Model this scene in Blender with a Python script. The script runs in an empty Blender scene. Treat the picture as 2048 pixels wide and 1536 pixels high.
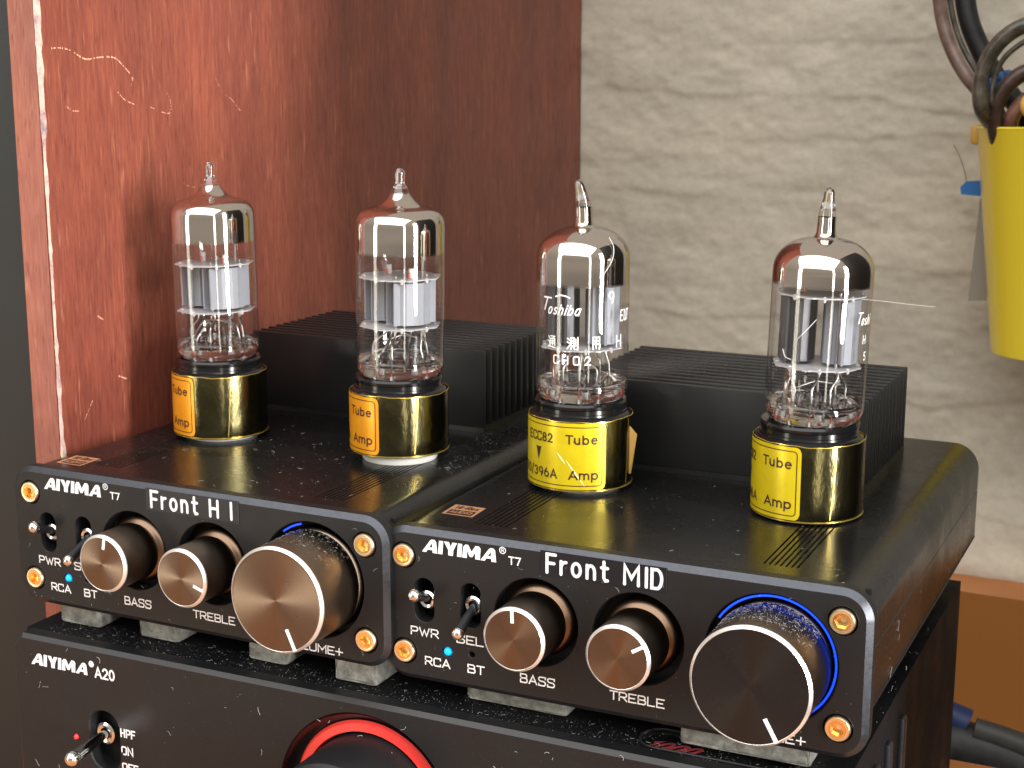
import bpy, bmesh, math, random
import numpy as np
from mathutils import Vector, Matrix, Euler
from mathutils.geometry import tessellate_polygon
R = math.radians
S = 0.001                      # everything below is measured in millimetres
scene = bpy.context.scene
col = scene.collection

# ------------------------------------------------------------------ camera
cam_d = bpy.data.cameras.new('camera')
cam = bpy.data.objects.new('camera', cam_d); col.objects.link(cam)
CAM = Vector((99.884, -254.283, 120.330))
yaw, pitch, roll = 0.440441, -0.203085, 0.000193
fw = Vector((-math.sin(yaw)*math.cos(pitch), math.cos(yaw)*math.cos(pitch), math.sin(pitch)))
rt = fw.cross(Vector((0, 0, 1))).normalized(); up = rt.cross(fw)
rt, up = math.cos(roll)*rt+math.sin(roll)*up, math.cos(roll)*up-math.sin(roll)*rt
cam.matrix_world = Matrix(((rt.x, up.x, -fw.x, CAM.x*S), (rt.y, up.y, -fw.y, CAM.y*S), (rt.z, up.z, -fw.z, CAM.z*S), (0, 0, 0, 1)))
cam_d.sensor_width = 36; cam_d.lens = 3075.7/2048*36
cam_d.clip_start = 0.01; cam_d.clip_end = 20
cam_d.dof.use_dof = True; cam_d.dof.focus_distance = 0.300; cam_d.dof.aperture_fstop = 62
scene.camera = cam
scene.render.resolution_x = 1024; scene.render.resolution_y = 768

# ------------------------------------------------------------------ light
scene.view_settings.view_transform = 'Standard'; scene.view_settings.look = 'None'
scene.view_settings.exposure = 0; scene.view_settings.gamma = 1
scene.cycles.max_bounces = 14; scene.cycles.transparent_max_bounces = 24
scene.cycles.transmission_bounces = 12; scene.cycles.glossy_bounces = 8
scene.cycles.caustics_reflective = False; scene.cycles.caustics_refractive = False
w = bpy.data.worlds.new('World'); scene.world = w; w.use_nodes = True
nt = w.node_tree; nt.nodes.clear()
tc = nt.nodes.new('ShaderNodeTexCoord'); sp = nt.nodes.new('ShaderNodeSeparateXYZ')
rp = nt.nodes.new('ShaderNodeValToRGB'); bg = nt.nodes.new('ShaderNodeBackground'); wo = nt.nodes.new('ShaderNodeOutputWorld')
mr = nt.nodes.new('ShaderNodeMapRange'); mr.inputs[1].default_value = -1; mr.inputs[2].default_value = 1
nt.links.new(tc.outputs['Generated'], sp.inputs[0]); nt.links.new(sp.outputs[2], mr.inputs[0]); nt.links.new(mr.outputs[0], rp.inputs[0])
nt.links.new(rp.outputs[0], bg.inputs[0]); nt.links.new(bg.outputs[0], wo.inputs[0])
e = rp.color_ramp.elements
e[0].position = 0.24; e[0].color = (0.15, 0.10, 0.068, 1)      # wooden floor of the room
e[1].position = 0.95; e[1].color = (0.60, 0.54, 0.46, 1)        # pale ceiling
n_ = e.new(0.34); n_.color = (0.085, 0.075, 0.068, 1)
n_ = e.new(0.405); n_.color = (0.15, 0.13, 0.115, 1)
n_ = e.new(0.45); n_.color = (0.44, 0.40, 0.34, 1)
n_ = e.new(0.56); n_.color = (0.40, 0.365, 0.31, 1)
n_ = e.new(0.74); n_.color = (0.56, 0.51, 0.44, 1)
bg.inputs[1].default_value = 0.95

def area(name, az, el, dist, sx, sy, power, color, center=(-50, 45, 60)):
    l = bpy.data.lights.new(name, 'AREA'); l.shape = 'RECTANGLE'; l.size = sx*S; l.size_y = sy*S
    l.energy = power; l.color = color
    o = bpy.data.objects.new(name, l); col.objects.link(o)
    d = Vector((math.cos(R(az))*math.cos(R(el)), math.sin(R(az))*math.cos(R(el)), math.sin(R(el))))
    c = Vector(center); o.location = (c+d*dist)*S
    o.rotation_euler = d.to_track_quat('Z', 'Y').to_euler()
    return o
area('window_or_fill', -20, 8, 1700, 215, 1300, 54, (1.0, 0.975, 0.94))
area('window_or_fill', -50, 3, 1800, 120, 1500, 4.2, (1.0, 0.94, 0.80))
area('window_or_fill', -128, 3, 1700, 260, 1400, 8.5, (1.0, 0.93, 0.76))
area('window_or_fill', -92, 50, 2500, 4200, 2400, 104, (0.985, 0.99, 1.0))  # broad overhead fill added to brighten the wall; no window there

# ------------------------------------------------------------------ materials
MATS = {}
def mat(name, color=(0.5, 0.5, 0.5), rough=0.5, metal=0.0, spec=0.5, **k):
    m = bpy.data.materials.new(name); m.use_nodes = True
    b = m.node_tree.nodes['Principled BSDF']
    b.inputs['Base Color'].default_value = (*color, 1); b.inputs['Roughness'].default_value = rough
    b.inputs['Metallic'].default_value = metal; b.inputs['Specular IOR Level'].default_value = spec
    for kk, v in k.items():
        b.inputs[kk.replace('_', ' ')].default_value = v
    MATS[name] = m
    return m
def N(m, t, **kw):
    n = m.node_tree.nodes.new(t)
    for a, v in kw.items(): setattr(n, a, v)
    return n
def L(m, a, b): m.node_tree.links.new(a, b)
def bsdf(m): return m.node_tree.nodes['Principled BSDF']
def noise(m, scale, detail=4, rough=0.55, stretch=(1, 1, 1), coord='Object', loc=(0, 0, 0)):
    tc = N(m, 'ShaderNodeTexCoord'); mp = N(m, 'ShaderNodeMapping'); nz = N(m, 'ShaderNodeTexNoise')
    mp.inputs['Scale'].default_value = stretch; mp.inputs['Location'].default_value = loc
    nz.inputs['Scale'].default_value = scale; nz.inputs['Detail'].default_value = detail; nz.inputs['Roughness'].default_value = rough
    L(m, tc.outputs[coord], mp.inputs[0]); L(m, mp.outputs[0], nz.inputs['Vector'])
    return nz
def ramp(m, src, stops):
    r = N(m, 'ShaderNodeValToRGB'); el = r.color_ramp.elements
    for i, (p, c) in enumerate(stops):
        x = el[i] if i < 2 else el.new(p)
        x.position = p; x.color = (*c, 1) if len(c) == 3 else c
    L(m, src, r.inputs[0]); return r
def mixc(m, fac, a, b, mode='MIX'):
    n = N(m, 'ShaderNodeMix', data_type='RGBA', blend_type=mode)
    if isinstance(fac, float): n.inputs[0].default_value = fac
    else: L(m, fac, n.inputs[0])
    for s, i in ((a, 6), (b, 7)):
        if isinstance(s, tuple): n.inputs[i].default_value = (*s, 1)
        else: L(m, s, n.inputs[i])
    return n.outputs[2]
def bump(m, src, strength, dist):
    b = N(m, 'ShaderNodeBump'); b.inputs['Strength'].default_value = strength; b.inputs['Distance'].default_value = dist
    L(m, src, b.inputs['Height']); L(m, b.outputs[0], bsdf(m).inputs['Normal']); return b

def anodized(name, c, rough, dust=0.5):
    m = mat(name, c, rough, 0.0, 0.5)
    n1 = noise(m, 2600, 3); n2 = noise(m, 60, 5, 0.6)
    rr = ramp(m, n2.outputs[0], [(0.3, (rough*0.8,)*3), (0.75, (rough*1.35,)*3)])
    L(m, rr.outputs[0], bsdf(m).inputs['Roughness'])
    d = ramp(m, n1.outputs[0], [(0.62, (0, 0, 0)), (0.78, (dust*0.22,)*3)])
    L(m, mixc(m, d.outputs[0], c, (0.35, 0.34, 0.32)), bsdf(m).inputs['Base Color'])
    bump(m, n1.outputs[0], 0.12, 0.00004)
    return m
M_panel = anodized('black_panel', (0.0095, 0.0097, 0.0108), 0.45, 0.25); bsdf(M_panel).inputs['Specular IOR Level'].default_value = 0.32
M_case = anodized('black_case', (0.006, 0.006, 0.0063), 0.27, 0.45); bsdf(M_case).inputs['Specular IOR Level'].default_value = 0.36
M_sink = anodized('black_heatsink', (0.013, 0.013, 0.0135), 0.36, 0.15)
M_rough = anodized('dusty_black', (0.0045, 0.005, 0.0065), 0.6, 0.55); bsdf(M_rough).inputs['Specular IOR Level'].default_value = 0.16
M_dark = mat('dark_cavity', (0.004, 0.004, 0.004), 0.6)
M_edge = mat('bare_edge', (0.062, 0.066, 0.076), 0.30, 0.75)
n1 = noise(M_edge, 900, 4, 0.7); L(M_edge, ramp(M_edge, n1.outputs[0], [(0.35, (0.26,)*3), (0.7, (0.38,)*3)]).outputs[0], bsdf(M_edge).inputs['Roughness'])
M_rubber = mat('black_plastic', (0.006, 0.006, 0.0065), 0.16, 0, 0.4)
M_white = mat('white_print', (0.78, 0.80, 0.83), 0.55)
M_cream = mat('white_plastic', (0.80, 0.80, 0.76), 0.45)
M_tape = mat('label_tape', (0.006, 0.007, 0.011), 0.34, 0, 0.4)
M_gold = mat('gold_screw', (0.96, 0.80, 0.54), 0.30, 1.0)
M_golddeep = mat('gold_socket', (0.95, 0.60, 0.24), 0.22, 1.0)
M_goldprint = mat('gold_print', (0.72, 0.38, 0.20), 0.35, 0.5)
M_chrome = mat('chrome', (0.82, 0.82, 0.80), 0.13, 1.0)
M_rim = mat('polished_rim', (0.95, 0.95, 0.94), 0.30, 0.8)
M_steel = mat('steel_wire', (0.50, 0.48, 0.46), 0.34, 1.0)
M_copper = mat('copper_wire', (0.75, 0.16, 0.11), 0.35, 0.6)
def knobmat(name, c, rough, aniso, radial=True):
    m = mat(name, c, rough, 1.0)
    b = bsdf(m); b.inputs['Anisotropic'].default_value = aniso; b.inputs['Anisotropic Rotation'].default_value = 0.0
    t = N(m, 'ShaderNodeTangent', direction_type='RADIAL', axis='Y'); L(m, t.outputs[0], b.inputs['Tangent'])
    n = noise(m, 420, 3, 0.6)
    L(m, ramp(m, n.outputs[0], [(0.3, (rough*0.95,)*3), (0.8, (rough*1.08,)*3)]).outputs[0], b.inputs['Roughness'])
    return m
M_kface = knobmat('turned_face', (0.175, 0.135, 0.105), 0.26, 0.9)
M_kfaced = knobmat('turned_face_dark_reflection', (0.046, 0.054, 0.066), 0.28, 0.85)  # same turned face, with a dark reflection put into the colour
M_kside = knobmat('knob_side', (0.38, 0.30, 0.235), 0.44, 0.95)
M_kflange = mat('knob_flange', (0.19, 0.125, 0.085), 0.3, 1.0)
def emit(name, c, s):
    m = mat(name, c, 0.3); b = bsdf(m); b.inputs['Emission Color'].default_value = (*c, 1); b.inputs['Emission Strength'].default_value = s; return m
M_blue = emit('blue_led', (0.0, 0.30, 1.0), 1.6)
M_ring = emit('blue_ring', (0.005, 0.06, 1.0), 1.5)
M_redled = emit('red_led', (1.0, 0.03, 0.03), 2.5)
M_red = emit('red_ring', (0.72, 0.045, 0.036), 0.015)
M_redfoil = mat('red_foil', (0.75, 0.12, 0.14), 0.25, 0.6)
# foil sleeve and stickers
M_foil = mat('gold_foil', (0.145, 0.127, 0.06), 0.19, 1.0)
n = noise(M_foil, 260, 4, 0.6, (1, 1, 0.5)); bump(M_foil, n.outputs[0], 0.4, 0.0004)
M_foile = mat('foil_edge', (0.85, 0.62, 0.14), 0.25, 0.9)
def sticker(name, c1, c2):
    m = mat(name, c1, 0.3, 0.35, 0.6)
    n = noise(m, 330, 4, 0.6); L(m, ramp(m, n.outputs[0], [(0.3, c2), (0.7, c1)]).outputs[0], bsdf(m).inputs['Base Color'])
    n2 = noise(m, 160, 3, 0.6); bump(m, n2.outputs[0], 0.15, 0.0002); return m
M_yel = sticker('yellow_sticker', (0.74, 0.57, 0.012), (0.66, 0.50, 0.010))
M_org = sticker('yellow_sticker_red_reflection', (0.86, 0.36, 0.012), (0.80, 0.31, 0.010))  # yellow sticker with the red board's reflection put into its colour
M_ink = mat('brown_ink', (0.045, 0.014, 0.010), 0.4)
M_crease = mat('crease_highlight', (0.92, 0.82, 0.42), 0.25)  # pale colour stands in for the highlight along sticker wrinkles
M_kapton = mat('clear_film', (0.34, 0.20, 0.05), 0.15, 0.3)
# tube glass: thin shell that lets light straight through and mirrors by Fresnel
def shell(name, tint, ior):
    m = bpy.data.materials.new(name); m.use_nodes = True; t = m.node_tree; t.nodes.clear()
    o = t.nodes.new('ShaderNodeOutputMaterial'); mx = t.nodes.new('ShaderNodeMixShader')
    tr = t.nodes.new('ShaderNodeBsdfTransparent'); gl = t.nodes.new('ShaderNodeBsdfGlossy'); fr = t.nodes.new('ShaderNodeLayerWeight'); fr.inputs[0].default_value = 0.5
    pw = t.nodes.new('ShaderNodeMath'); pw.operation = 'POWER'; pw.inputs[1].default_value = 4.2
    ma = t.nodes.new('ShaderNodeMath'); ma.operation = 'MULTIPLY_ADD'; ma.inputs[1].default_value = 0.75*ior; ma.inputs[2].default_value = 0.07*ior; ma.use_clamp = True
    t.links.new(fr.outputs['Facing'], pw.inputs[0]); t.links.new(pw.outputs[0], ma.inputs[0])
    tr.inputs[0].default_value = (*tint, 1); gl.inputs['Roughness'].default_value = 0.02
    nz = t.nodes.new('ShaderNodeTexNoise'); nz.inputs['Scale'].default_value = 90; bp = t.nodes.new('ShaderNodeBump'); bp.inputs['Strength'].default_value = 0.12; bp.inputs['Distance'].default_value = 0.0004
    tcx = t.nodes.new('ShaderNodeTexCoord'); t.links.new(tcx.outputs['Object'], nz.inputs['Vector'])
    t.links.new(nz.outputs[0], bp.inputs['Height']); t.links.new(bp.outputs[0], gl.inputs['Normal'])
    t.links.new(ma.outputs[0], mx.inputs[0]); t.links.new(tr.outputs[0], mx.inputs[1]); t.links.new(gl.outputs[0], mx.inputs[2]); t.links.new(mx.outputs[0], o.inputs[0])
    return m
M_glass = shell('tube_glass', (0.95, 0.95, 0.955), 1.25)
M_gin = shell('tube_glass_inside', (0.99, 0.985, 0.985), 0.35)
M_solid = mat('solid_glass', (0.97, 0.95, 0.94), 0.02, 0, 0.5, Transmission_Weight=1.0, IOR=1.5)
# getter mirror: metal that thins out towards its lower edge
def getter(name, zlo):
    m = mat(name, (0.74, 0.66, 0.59), 0.045, 1.0)
    t = m.node_tree; out = [n for n in t.nodes if n.type == 'OUTPUT_MATERIAL'][0]
    tr = N(m, 'ShaderNodeBsdfTransparent'); mx = N(m, 'ShaderNodeMixShader'); tcx = N(m, 'ShaderNodeTexCoord'); s = N(m, 'ShaderNodeSeparateXYZ')
    mrn = N(m, 'ShaderNodeMapRange'); mrn.inputs[1].default_value = zlo*S; mrn.inputs[2].default_value = (zlo+1.3)*S
    nz = noise(m, 120, 3); ad = N(m, 'ShaderNodeMath', operation='MULTIPLY_ADD'); ad.inputs[1].default_value = 0.0022; 
    L(m, tcx.outputs['Object'], s.inputs[0]); L(m, nz.outputs[0], ad.inputs[0]); L(m, s.outputs[2], ad.inputs[2]); L(m, ad.outputs[0], mrn.inputs[0])
    L(m, mrn.outputs[0], mx.inputs[0]); L(m, tr.outputs[0], mx.inputs[1]); L(m, bsdf(m).outputs[0], mx.inputs[2]); L(m, mx.outputs[0], out.inputs[0])
    return m
M_mica = mat('mica', (0.80, 0.79, 0.80), 0.35, 0, 0.5, Transmission_Weight=0.35)
M_micaedge = mat('mica_edge', (0.90, 0.88, 0.88), 0.3)
M_anode = mat('anode_grey', (0.36, 0.38, 0.42), 0.5, 0.1)
M_anoded = mat('anode_dark', (0.12, 0.12, 0.125), 0.4, 0.5)
M_slot = mat('anode_slot', (0.02, 0.02, 0.025), 0.6)
M_etch = mat('etched_print', (0.85, 0.86, 0.86), 0.6)
# gel pads
M_pad = mat('gel_pad', (0.42, 0.41, 0.37), 0.30, 0, 0.5, Transmission_Weight=0.35, IOR=1.4)
n = noise(M_pad, 420, 6, 0.7); L(M_pad, ramp(M_pad, n.outputs[0], [(0.35, (0.20, 0.20, 0.18)), (0.55, (0.40, 0.39, 0.35)), (0.8, (0.75, 0.77, 0.74))]).outputs[0], bsdf(M_pad).inputs['Base Color'])
bump(M_pad, n.outputs[0], 0.5, 0.0005)
M_dust = mat('dust', (0.36, 0.355, 0.34), 0.8)
# mahogany
def wood(name, c_dark, c_mid, c_light, axis_stretch):
    m = mat(name, c_mid, 0.36, 0, 0.45)
    fine = noise(m, 1.0, 5, 0.62, axis_stretch[0]); pores = noise(m, 1.0, 3, 0.5, axis_stretch[1]); broad = noise(m, 1.0, 4, 0.6, axis_stretch[2])
    r1 = ramp(m, fine.outputs[0], [(0.28, c_dark), (0.52, c_mid), (0.75, c_light)])
    r2 = ramp(m, broad.outputs[0], [(0.30, (0.74, 0.72, 0.78)), (0.70, (1.18, 1.16, 1.1))])
    c = mixc(m, 1.0, r1.outputs[0], r2.outputs[0], 'MULTIPLY')
    r3 = ramp(m, pores.outputs[0], [(0.30, (0.7,)*3), (0.40, (0, 0, 0))])
    c = mixc(m, r3.outputs[0], c, tuple(v*0.55 for v in c_dark))
    lt = noise(m, 1.0, 3, 0.5, axis_stretch[3], loc=(3, 5, 1)); r4 = ramp(m, lt.outputs[0], [(0.64, (0, 0, 0)), (0.76, (0.45,)*3)])
    c = mixc(m, r4.outputs[0], c, (0.62, 0.26, 0.15))
    L(m, c, bsdf(m).inputs['Base Color'])
    L(m, ramp(m, fine.outputs[0], [(0.3, (0.46,)*3), (0.7, (0.30,)*3)]).outputs[0], bsdf(m).inputs['Roughness'])
    bump(m, fine.outputs[0], 0.22, 0.0003)
    return m
st = [(1300, 1750, 130), (1200, 1700, 170), (60, 45, 15), (500, 900, 90)]
M_mahog = wood('mahogany', (0.175, 0.043, 0.029), (0.25, 0.067, 0.043), (0.33, 0.103, 0.064), st)
M_mahoge = wood('mahogany_edge', (0.22, 0.065, 0.045), (0.27, 0.085, 0.057), (0.33, 0.115, 0.078), st)
M_scr = mat('pale_scratch', (0.72, 0.36, 0.24), 0.6)
M_chip = mat('chipped_edge', (0.66, 0.44, 0.36), 0.55)
nn = noise(M_chip, 260, 4, 0.7); L(M_chip, ramp(M_chip, nn.outputs[0], [(0.35, (0.28, 0.20, 0.22)), (0.5, (0.62, 0.42, 0.36)), (0.7, (0.80, 0.62, 0.50))]).outputs[0], bsdf(M_chip).inputs['Base Color'])
M_orange = mat('orange_wood', (0.52, 0.20, 0.055), 0.45)
nn = noise(M_orange, 30, 4, 0.6, (1, 1, 6)); L(M_orange, ramp(M_orange, nn.outputs[0], [(0.3, (0.44, 0.15, 0.035)), (0.7, (0.58, 0.235, 0.07))]).outputs[0], bsdf(M_orange).inputs['Base Color'])
M_cab = mat('cabinet_grey', (0.020, 0.024, 0.025), 0.55)
nn = noise(M_cab, 1500, 3); bump(M_cab, nn.outputs[0], 0.25, 0.00015)
# wall
M_wall = mat('stone_wall', (0.60, 0.54, 0.42), 0.8, 0, 0.2)
a = noise(M_wall, 22, 6, 0.62, (0.6, 1, 1.5)); b_ = noise(M_wall, 320, 5, 0.65)
ca = ramp(M_wall, a.outputs[0], [(0.30, (0.51, 0.475, 0.385)), (0.5, (0.58, 0.54, 0.435)), (0.72, (0.66, 0.61, 0.485))])
L(M_wall, mixc(M_wall, 0.25, ca.outputs[0], ramp(M_wall, b_.outputs[0], [(0.35, (0.46, 0.43, 0.355)), (0.7, (0.72, 0.67, 0.56))]).outputs[0]), bsdf(M_wall).inputs['Base Color'])
bump(M_wall, b_.outputs[0], 0.22, 0.0006)
M_yplastic = mat('yellow_plastic', (0.95, 0.77, 0.05), 0.25, 0, 0.5, Coat_Weight=0.4, Coat_Roughness=0.1)
M_ycream = mat('cream_yellow_plastic', (0.68, 0.43, 0.10), 0.35)
def cable(name, c1, c2, rough=0.3):
    m = mat(name, c1, rough); n = noise(m, 260, 4, 0.6); L(m, ramp(m, n.outputs[0], [(0.35, c1), (0.7, c2)]).outputs[0], bsdf(m).inputs['Base Color']); return m
M_cbrown = cable('brown_cable', (0.13, 0.085, 0.065), (0.24, 0.165, 0.13))
M_cclear = cable('smoky_cable', (0.045, 0.038, 0.028), (0.14, 0.12, 0.09), 0.22)
M_cdark = cable('dark_brown_cable', (0.035, 0.022, 0.017), (0.09, 0.055, 0.042))
M_cpink = cable('copper_cable', (0.12, 0.055, 0.04), (0.28, 0.14, 0.10))
M_cblack = cable('black_cable', (0.006, 0.0065, 0.007), (0.016, 0.018, 0.019), 0.5)
M_cgrey = cable('grey_cable', (0.022, 0.024, 0.023), (0.034, 0.034, 0.031), 0.5)
M_bluep = mat('blue_plastic', (0.03, 0.17, 0.47), 0.45)
M_clear = mat('clear_strip', (0.36, 0.34, 0.29), 0.3, 0, 0.5, Alpha=0.75)

# ------------------------------------------------------------------ mesh helpers (millimetres in, metres out)
class MB:
    def __init__(s): s.v = []; s.f = []; s.mi = []; s.cur = 0
    def add(s, vs, fs):
        o = len(s.v); s.v += [tuple(v) for v in vs]
        for f in fs: s.f.append(tuple(i+o for i in f)); s.mi.append(s.cur)
        return s
    def box(s, x0, x1, y0, y1, z0, z1, bev=0.0):
        if bev <= 0:
            v = [(x, y, z) for x in (x0, x1) for y in (y0, y1) for z in (z0, z1)]
            return s.add(v, [(0, 1, 3, 2), (4, 6, 7, 5), (0, 4, 5, 1), (2, 3, 7, 6), (0, 2, 6, 4), (1, 5, 7, 3)])
        bm = bmesh.new(); bmesh.ops.create_cube(bm, size=1)
        for v in bm.verts: v.co = Vector((x0+(v.co.x+.5)*(x1-x0), y0+(v.co.y+.5)*(y1-y0), z0+(v.co.z+.5)*(z1-z0)))
        bmesh.ops.bevel(bm, geom=list(bm.edges), offset=bev, segments=2, profile=0.5, affect='EDGES')
        bm.verts.ensure_lookup_table()
        s.add([v.co[:] for v in bm.verts], [[v.index for v in f.verts] for f in bm.faces]); bm.free(); return s
    def lathe(s, prof, c=(0, 0, 0), axis='z', n=48, a0=0, a1=360, cap=False):
        full = abs(a1-a0) >= 360
        m = n if full else n+1
        vs = []
        for i in range(m):
            a = R(a0+(a1-a0)*i/n); ca, sa = math.cos(a), math.sin(a)
            for r, h in prof:
                if axis == 'z': vs.append((c[0]+r*ca, c[1]+r*sa, c[2]+h))
                elif axis == 'y': vs.append((c[0]+r*ca, c[1]+h, c[2]+r*sa))
                else: vs.append((c[0]+h, c[1]+r*ca, c[2]+r*sa))
        k = len(prof); fs = []
        for i in range(n if full else n):
            j = (i+1) % m
            if not full and i == n: break
            for q in range(k-1): fs.append((i*k+q, j*k+q, j*k+q+1, i*k+q+1))
        return s.add(vs, fs)
    def disc(s, r, c, axis='y', n=48):
        vs = [c]
        for i in range(n):
            a = 2*math.pi*i/n; x, y = r*math.cos(a), r*math.sin(a)
            vs.append((c[0]+x, c[1], c[2]+y) if axis == 'y' else (c[0]+x, c[1]+y, c[2]))
        return s.add(vs, [(0, i+1, (i+1) % n+1) for i in range(n)])
    def tube(s, pts, r, n=10, caps=True):
        P = [Vector(p) for p in pts]; rr = r if isinstance(r, (list, tuple)) else [r]*len(P)
        t0 = (P[1]-P[0]).normalized(); u = t0.orthogonal().normalized(); vs = []
        for i, p in enumerate(P):
            t = (P[min(i+1, len(P)-1)]-P[max(i-1, 0)]).normalized()
            u = (u-t*u.dot(t)).normalized(); w_ = t.cross(u)
            for k in range(n):
                a = 2*math.pi*k/n; vs.append(p+(u*math.cos(a)+w_*math.sin(a))*rr[i])
        fs = [(i*n+k, i*n+(k+1) % n, (i+1)*n+(k+1) % n, (i+1)*n+k) for i in range(len(P)-1) for k in range(n)]
        if caps: fs += [tuple(range(n-1, -1, -1)), tuple((len(P)-1)*n+k for k in range(n))]
        return s.add(vs, fs)
    def ball(s, c, r, n=10, sz=1.0):
        prof = [(r*math.sin(math.pi*i/n), -r*math.cos(math.pi*i/n)*sz) for i in range(n+1)]
        return s.lathe(prof, c, 'z', n*2)
    def prism(s, outline, y0, y1, hole_list=(), front_cap=True, back_cap=True):
        # outline in (x,z); extruded along y
        loops = [outline]+list(hole_list)
        tri = tessellate_polygon([[Vector((x, z, 0)) for x, z in lp] for lp in loops])
        flat = [p for lp in loops for p in lp]
        if front_cap: s.add([(x, y0, z) for x, z in flat], tri)
        if back_cap: s.add([(x, y1, z) for x, z in flat], [t[::-1] for t in tri])
        for lp in loops:
            n = len(lp)
            s.add([(x, y0, z) for x, z in lp]+[(x, y1, z) for x, z in lp], [(i, (i+1) % n, n+(i+1) % n, n+i) for i in range(n)])
        return s
    def build(s, name, m, parent=None, smooth=35, loc=None, fix=True):
        me = bpy.data.meshes.new(name)
        me.from_pydata([(x*S, y*S, z*S) for x, y, z in s.v], [], s.f)
        ms = m if isinstance(m, (list, tuple)) else [m]
        for q in ms: me.materials.append(q)
        if len(ms) > 1: me.polygons.foreach_set('material_index', s.mi)
        if fix:
            bm = bmesh.new(); bm.from_mesh(me); bmesh.ops.remove_doubles(bm, verts=bm.verts, dist=2e-7)
            bmesh.ops.recalc_face_normals(bm, faces=bm.faces); bm.to_mesh(me); bm.free()
        if smooth:
            me.polygons.foreach_set('use_smooth', [True]*len(me.polygons)); me.set_sharp_from_angle(angle=R(smooth))
        me.update()
        o = bpy.data.objects.new(name, me); col.objects.link(o)
        if parent is not None: o.parent = parent
        if loc: o.location = Vector(loc)*S
        return o
def tag(o, label=None, cat=None, group=None, kind=None):
    if label: o['label'] = label
    if cat: o['category'] = cat
    if group: o['group'] = group
    if kind: o['kind'] = kind
    return o
def empty(name, loc=(0, 0, 0), rz=0.0, **k):
    o = bpy.data.objects.new(name, None); col.objects.link(o); o.location = Vector(loc)*S; o.rotation_euler = (0, 0, rz)
    o.empty_display_size = 0.01
    return tag(o, **k)
def dup(o, name=None, parent=None, loc=None, rot=None):
    c = o.copy(); col.objects.link(c)
    if parent is not None: c.parent = parent
    if loc is not None: c.location = Vector(loc)*S
    if rot is not None: c.rotation_euler = rot
    return c
def rrect(x0, x1, z0, z1, r, n=8):
    out = []
    for cx, cz, a0 in ((x1-r, z1-r, 0), (x0+r, z1-r, 90), (x0+r, z0+r, 180), (x1-r, z0+r, 270)):
        for i in range(n+1):
            a = R(a0+90*i/n); out.append((cx+r*math.cos(a), cz+r*math.sin(a)))
    return out
def circ(cx, cz, r, n=48): return [(cx+r*math.cos(2*math.pi*i/n), cz+r*math.sin(2*math.pi*i/n)) for i in range(n)]
def inset(lp, d):
    n = len(lp); out = []
    for i in range(n):
        p0, p1, p2 = Vector(lp[i-1]), Vector(lp[i]), Vector(lp[(i+1) % n])
        e1 = (p1-p0); e2 = (p2-p1)
        if e1.length < 1e-9: e1 = e2
        if e2.length < 1e-9: e2 = e1
        e1.normalize(); e2.normalize(); nn = Vector((-(e1.y+e2.y), e1.x+e2.x)); nn.normalize()
        k = 1/max(0.5, nn.dot(Vector((-e1.y, e1.x)))); out.append(tuple(p1+nn*d*k))
    return out
def smoothpath(pts, n=8):
    P = [Vector(p) for p in pts]; P = [P[0]*2-P[1]]+P+[P[-1]*2-P[-2]]; out = []
    for i in range(1, len(P)-2):
        for k in range(n):
            t = k/n; a, b, c, d = P[i-1:i+3]
            out.append(0.5*((2*b)+(-a+c)*t+(2*a-5*b+4*c-d)*t*t+(-a+3*b-3*c+d)*t**3))
    out.append(P[-2]); return out

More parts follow.
